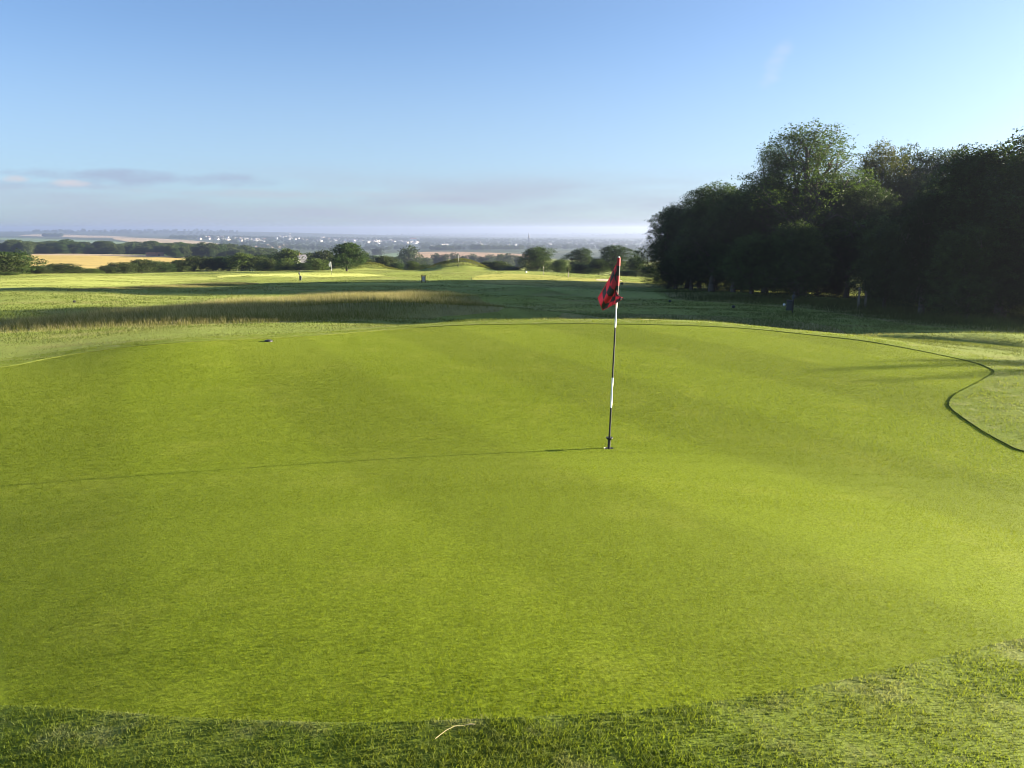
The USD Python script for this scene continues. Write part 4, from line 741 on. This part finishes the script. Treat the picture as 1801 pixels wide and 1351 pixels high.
def marker(px, py, lab, mt, s=0.16, group=None):
    p = hit(px, py); t = thing('tee_marker', lab, 'tee marker', p, 20)
    b = trimesh.creation.icosphere(2, s); b.apply_scale([1, 1, 0.85]); b.apply_translation((0, 0, s * 0.75)); obj('ball', b, M[mt], t, smooth=True); obj('spike', tube([(0, 0, -0.1), (0, 0, s * 0.3)], [0.02, 0.02], 8), M['black_rubber'], t)
marker(1094, 501, 'dark tee marker on the dry fairway just right of the checkered flag', 'black_rubber', 0.20)
marker(1178, 532, 'leftmost dark tee marker on the shaded tee before the wood', 'black_rubber', 0.12); marker(1290, 542, 'dark tee marker in the middle of the shaded tee before the wood', 'black_rubber', 0.12)
marker(1379, 538, 'white tee marker left of the square ball washer bin', 'white_pole', 0.10); marker(131, 532.5, 'small dark tee marker on the mown grass behind the tall meadow', 'black_rubber', 0.085)
marker(925.5, 480, 'white tee marker under the broad light topped tree', 'white_pole', 0.18)
for px, h, lab in [(1509, 1.35, 'left of two dark posts at the edge of the wood'), (1521, 1.15, 'right of two dark posts at the edge of the wood')]:
    p = hit(px, 544); t = thing('wooden_post', lab, 'post', p, face_cam(p)); obj('shaft', boxm(0.14, 0.14, h + 0.3, (0, 0, h / 2 - 0.15), 0.01), M['post_wood'], t); obj('cap', trimesh.creation.cone(0.11, 0.10, sections=4, transform=trimesh.transformations.translation_matrix((0, 0, h))), M['post_wood'], t)
p = hit(956, 484.5); t = thing('marker_post', 'thin pale post before the broad light topped tree', 'post', p, 0); obj('shaft', tube([(0, 0, -0.2), (0, 0, 1.25)], [0.035, 0.03], 8), M['pale_bark'], t, smooth=True); obj('top', tube([(0, 0, 1.252), (0, 0, 1.42)], [0.045, 0.04], 8), M['white_pole'], t, smooth=True)
p = hit(472.5, 601.5); t = thing('sprinkler_head', 'small dark sprinkler head in the grass at the left back edge of the green', 'sprinkler', p + [0, 0, 0.03])
obj('housing', trimesh.creation.revolve(np.array([[0, -0.1], [0.085, -0.1], [0.085, 0.0], [0.07, 0.008], [0, 0.009]]), sections=20), M['black_rubber'], t, smooth=30); obj('cap', trimesh.creation.revolve(np.array([[0, 0.010], [0.04, 0.010], [0.036, 0.018], [0, 0.020]]), sections=16), M['black_rubber'], t, smooth=30)
tw = [hit(766, 1316), hit(785, 1304), hit(800, 1297), hit(818, 1292)]; q0 = tw[0]
t = thing('dry_stalk', 'thin dry grass stalk lying on the longer grass at the front of the green', 'stalk', q0)
obj('stem', tube([np.array(q) - q0 + [0, 0, 0.034 + 0.008 * math.sin(i)] for i, q in enumerate(tw)], [0.0013, 0.0012, 0.0011, 0.0007], 6), M['straw'], t, smooth=True)
hd_ = [np.array(tw[3]) - q0 + [0, 0, 0.034 + 0.008 * math.sin(3)], np.array(tw[3]) - q0 + [0.018, 0.004, 0.036], np.array(tw[3]) - q0 + [0.034, 0.006, 0.034]]
obj('seed_head', tube(hd_, [0.0012, 0.0026, 0.0008], 6), M['straw'], t, smooth=True)

# ------------------------------------------------------------------ buildings far off
def gable_house(parent, w, d, h, rh, wall, roof, chimney=False, windows=True):
    V = np.array([(-w/2, -d/2, -1), (w/2, -d/2, -1), (w/2, d/2, -1), (-w/2, d/2, -1), (-w/2, -d/2, h), (w/2, -d/2, h), (w/2, d/2, h), (-w/2, d/2, h), (-w/2, 0, h + rh), (w/2, 0, h + rh)], float)
    F = [(0, 1, 5), (0, 5, 4), (2, 3, 7), (2, 7, 6), (1, 2, 6), (1, 6, 5), (5, 6, 9), (3, 0, 4), (3, 4, 7), (7, 4, 8)]
    wl = obj('wall', (V, np.array(F)), M[wall], parent)
    o, e = 0.3, 0.22; k = rh / (d / 2); R = []
    for s in (-1, 1):
        a = np.array([(-w/2 - o, s * (d/2 + o), h - o * k), (w/2 + o, s * (d/2 + o), h - o * k), (w/2 + o, 0, h + rh), (-w/2 - o, 0, h + rh)]); R.append(trimesh.Trimesh(np.vstack([a + [0, 0, 0.03], a + [0, 0, e]])).convex_hull)
    rf = obj('roof', trimesh.util.concatenate(R), M[roof], parent)
    if chimney: obj('chimney', boxm(0.9, 0.7, 2.2, (w * 0.3, 0, h + rh + 0.6)), M['brick_wall'], parent)
    if windows:
        for sx in (-0.28, 0.28):
            for zz in ((1.1, h - 1.2) if h > 4 else (1.2,)): obj('window', boxm(1.2, 0.08, 1.2, (sx * w, -d/2 - 0.045, zz)), M['dark_window'], parent)
HOUSES = []
for nm, w, d, h, rh, wl, rf in [('house_a', 12, 8, 5.0, 3.0, 'render_white', 'roof_grey'), ('house_b', 10, 8, 5.2, 3.0, 'render_white', 'roof_red'), ('house_c', 18, 9, 5.0, 3.0, 'render_cream', 'roof_grey'), ('house_d', 13, 9, 6.5, 2.5, 'render_white', 'roof_grey')]:
    pr = proto(nm); gable_house(pr, w, d, h, rh, wl, rf); HOUSES.append(pr.GetPath())
rv = np.random.default_rng(33)
def town(n, xs, ys, size, far=1500):
    for _ in range(n):
        px, py = rv.uniform(*xs), 0.0; f = (px - xs[0]) / (xs[1] - xs[0]); py = ys[0] + (ys[1] - ys[0]) * f + rv.normal() * ys[2]
        p = hit(px, py, far); s = size * rv.uniform(0.7, 1.4)
        thing('town_house', 'small pale house among many in the distant hazy town', 'house', p, face_cam(p) + rv.normal() * 30, (s, s, s * rv.uniform(0.9, 1.2)), 'houses of the distant town', HOUSES[rv.integers(0, 4)])
town(62, (322, 475), (417.5, 424.5, 1.7), 0.75); town(16, (484, 530), (419, 421, 2.0), 0.9); town(62, (530, 660), (421, 425.5, 1.6), 0.75); town(34, (660, 735), (426, 427, 1.5), 0.8); town(22, (740, 800), (432, 432, 1.4), 0.7, 2300); town(44, (800, 1000), (431, 433, 1.8), 0.7, 2300); town(26, (1000, 1130), (431, 431, 1.8), 0.7, 2300)
def landmark(px, py, label, cat, build, dmin=1500, rz=0):
    p = hit(px, py, dmin); t = thing('distant_building', label, cat, p, face_cam(p) + rz); build(t, math.hypot(p[0], p[1])); return t
def tall_block(t, d): gable_house(t, 14, 12, 20, 4, 'render_white', 'roof_grey'); obj('lantern', boxm(4, 4, 7, (0, 0, 26), 0.6), M['render_white'], t)
landmark(510, 420, 'tall white building with a lantern roof on the skyline of the distant town', 'building', tall_block)
def white_hall(t, d): gable_house(t, 30, 14, 12, 5, 'render_white', 'roof_red')
landmark(727, 425, 'large white gabled hall at the right end of the distant white houses', 'building', white_hall)
def long_shed(t, d): gable_house(t, 60, 16, 6, 4, 'render_white', 'roof_grey', windows=False)
landmark(618, 424, 'long low white building above the lone round tree', 'building', long_shed)
def church(t, d):
    obj('tower', boxm(7, 7, 26, (0, 0, 13), 0.3), M['roof_grey'], t); sp = trimesh.creation.cone(4.2, 22, sections=8); sp.apply_translation((0, 0, 26)); obj('spire', sp, M['roof_grey'], t); obj('nave', boxm(24, 10, 10, (15.6, 0, 5), 0.3), M['roof_grey'], t)
landmark(930, 431, 'dark church spire rising from the hazy town right of centre', 'church', church, 2400)
def barn(t, d):
    w = 26 / FPX * d; h = 8.5 / FPX * d
    obj('wall', boxm(w, w * 0.5, h + 2, (0, 0, h / 2 - 1)), M['brick_wall'], t); obj('roof', boxm(w + 0.5, w * 0.5 + 0.5, 0.3, (0, 0, h + 0.16)), M['roof_red'], t); obj('door', boxm(w * 0.16, 0.1, h * 0.55, (-w * 0.1, -w * 0.25 - 0.06, h * 0.27)), M['dark_window'], t); obj('window', boxm(w * 0.1, 0.1, h * 0.25, (w * 0.22, -w * 0.25 - 0.06, h * 0.6)), M['dark_window'], t)
p = at(277, 600); t = thing('brick_barn', 'low flat roofed red brick building at the far edge of the wheat field', 'building', (p[0], p[1], EYE - 600 * float(ray(277, 454.5)[1])), face_cam(p)); barn(t, 600)
obj('plinth', boxm(12, 6.5, 6, (0, 0, -3.01)), M['brick_wall'], t)
dH = 330; p = at(533, dH); zb = EYE - dH * float(ray(533, 456)[1])
t = thing('farm_house', 'house with a dark grey roof, white gable and tall chimney behind the hedge', 'house', (p[0], p[1], zb), face_cam(p) + 15)
gable_house(t, 3.0, 3.0, 0.35, 1.3, 'roof_grey', 'roof_grey', windows=False); obj('chimney', boxm(0.45, 0.45, 1.5, (-0.8, 0, 2.0)), M['brick_wall'], t); obj('gable_panel', boxm(0.08, 1.1, 0.7, (1.54, 0, 0.55)), M['render_white'], t); obj('plinth', boxm(2.9, 2.9, 6.0, (0, 0, -3.8)), M['roof_grey'], t)
dW = 240; p = at(527, dW); zb = EYE - dW * float(ray(527, 462)[1])
t = thing('white_hut', 'small white hut glimpsed through the hedge below the grey roofed house', 'hut', (p[0], p[1], zb), face_cam(p)); gable_house(t, 0.6, 0.6, 0.3, 0.3, 'render_white', 'render_white', windows=False); obj('plinth', boxm(0.5, 0.5, 6, (0, 0, -3.7)), M['brick_wall'], t)
# ------------------------------------------------------------------ the morning air
haze_mat = usdkit.material(stage, L + 'haze_air', {'v': ('principled_volume', {'color': (0.60, 0.69, 0.90), 'density': HAZE, 'anisotropy': 0.7})}, [], volume='v.volume')
hz = trimesh.creation.box([27000, 27000, 1.0]); hv = np.array(hz.vertices); zlow = float(GV[:, 2].min()) - 1.0
hv[:, 2] = np.where(hv[:, 2] > 0, HAZE_TOP, zlow)
obj('haze', (hv, hz.faces), haze_mat, kind='stuff')
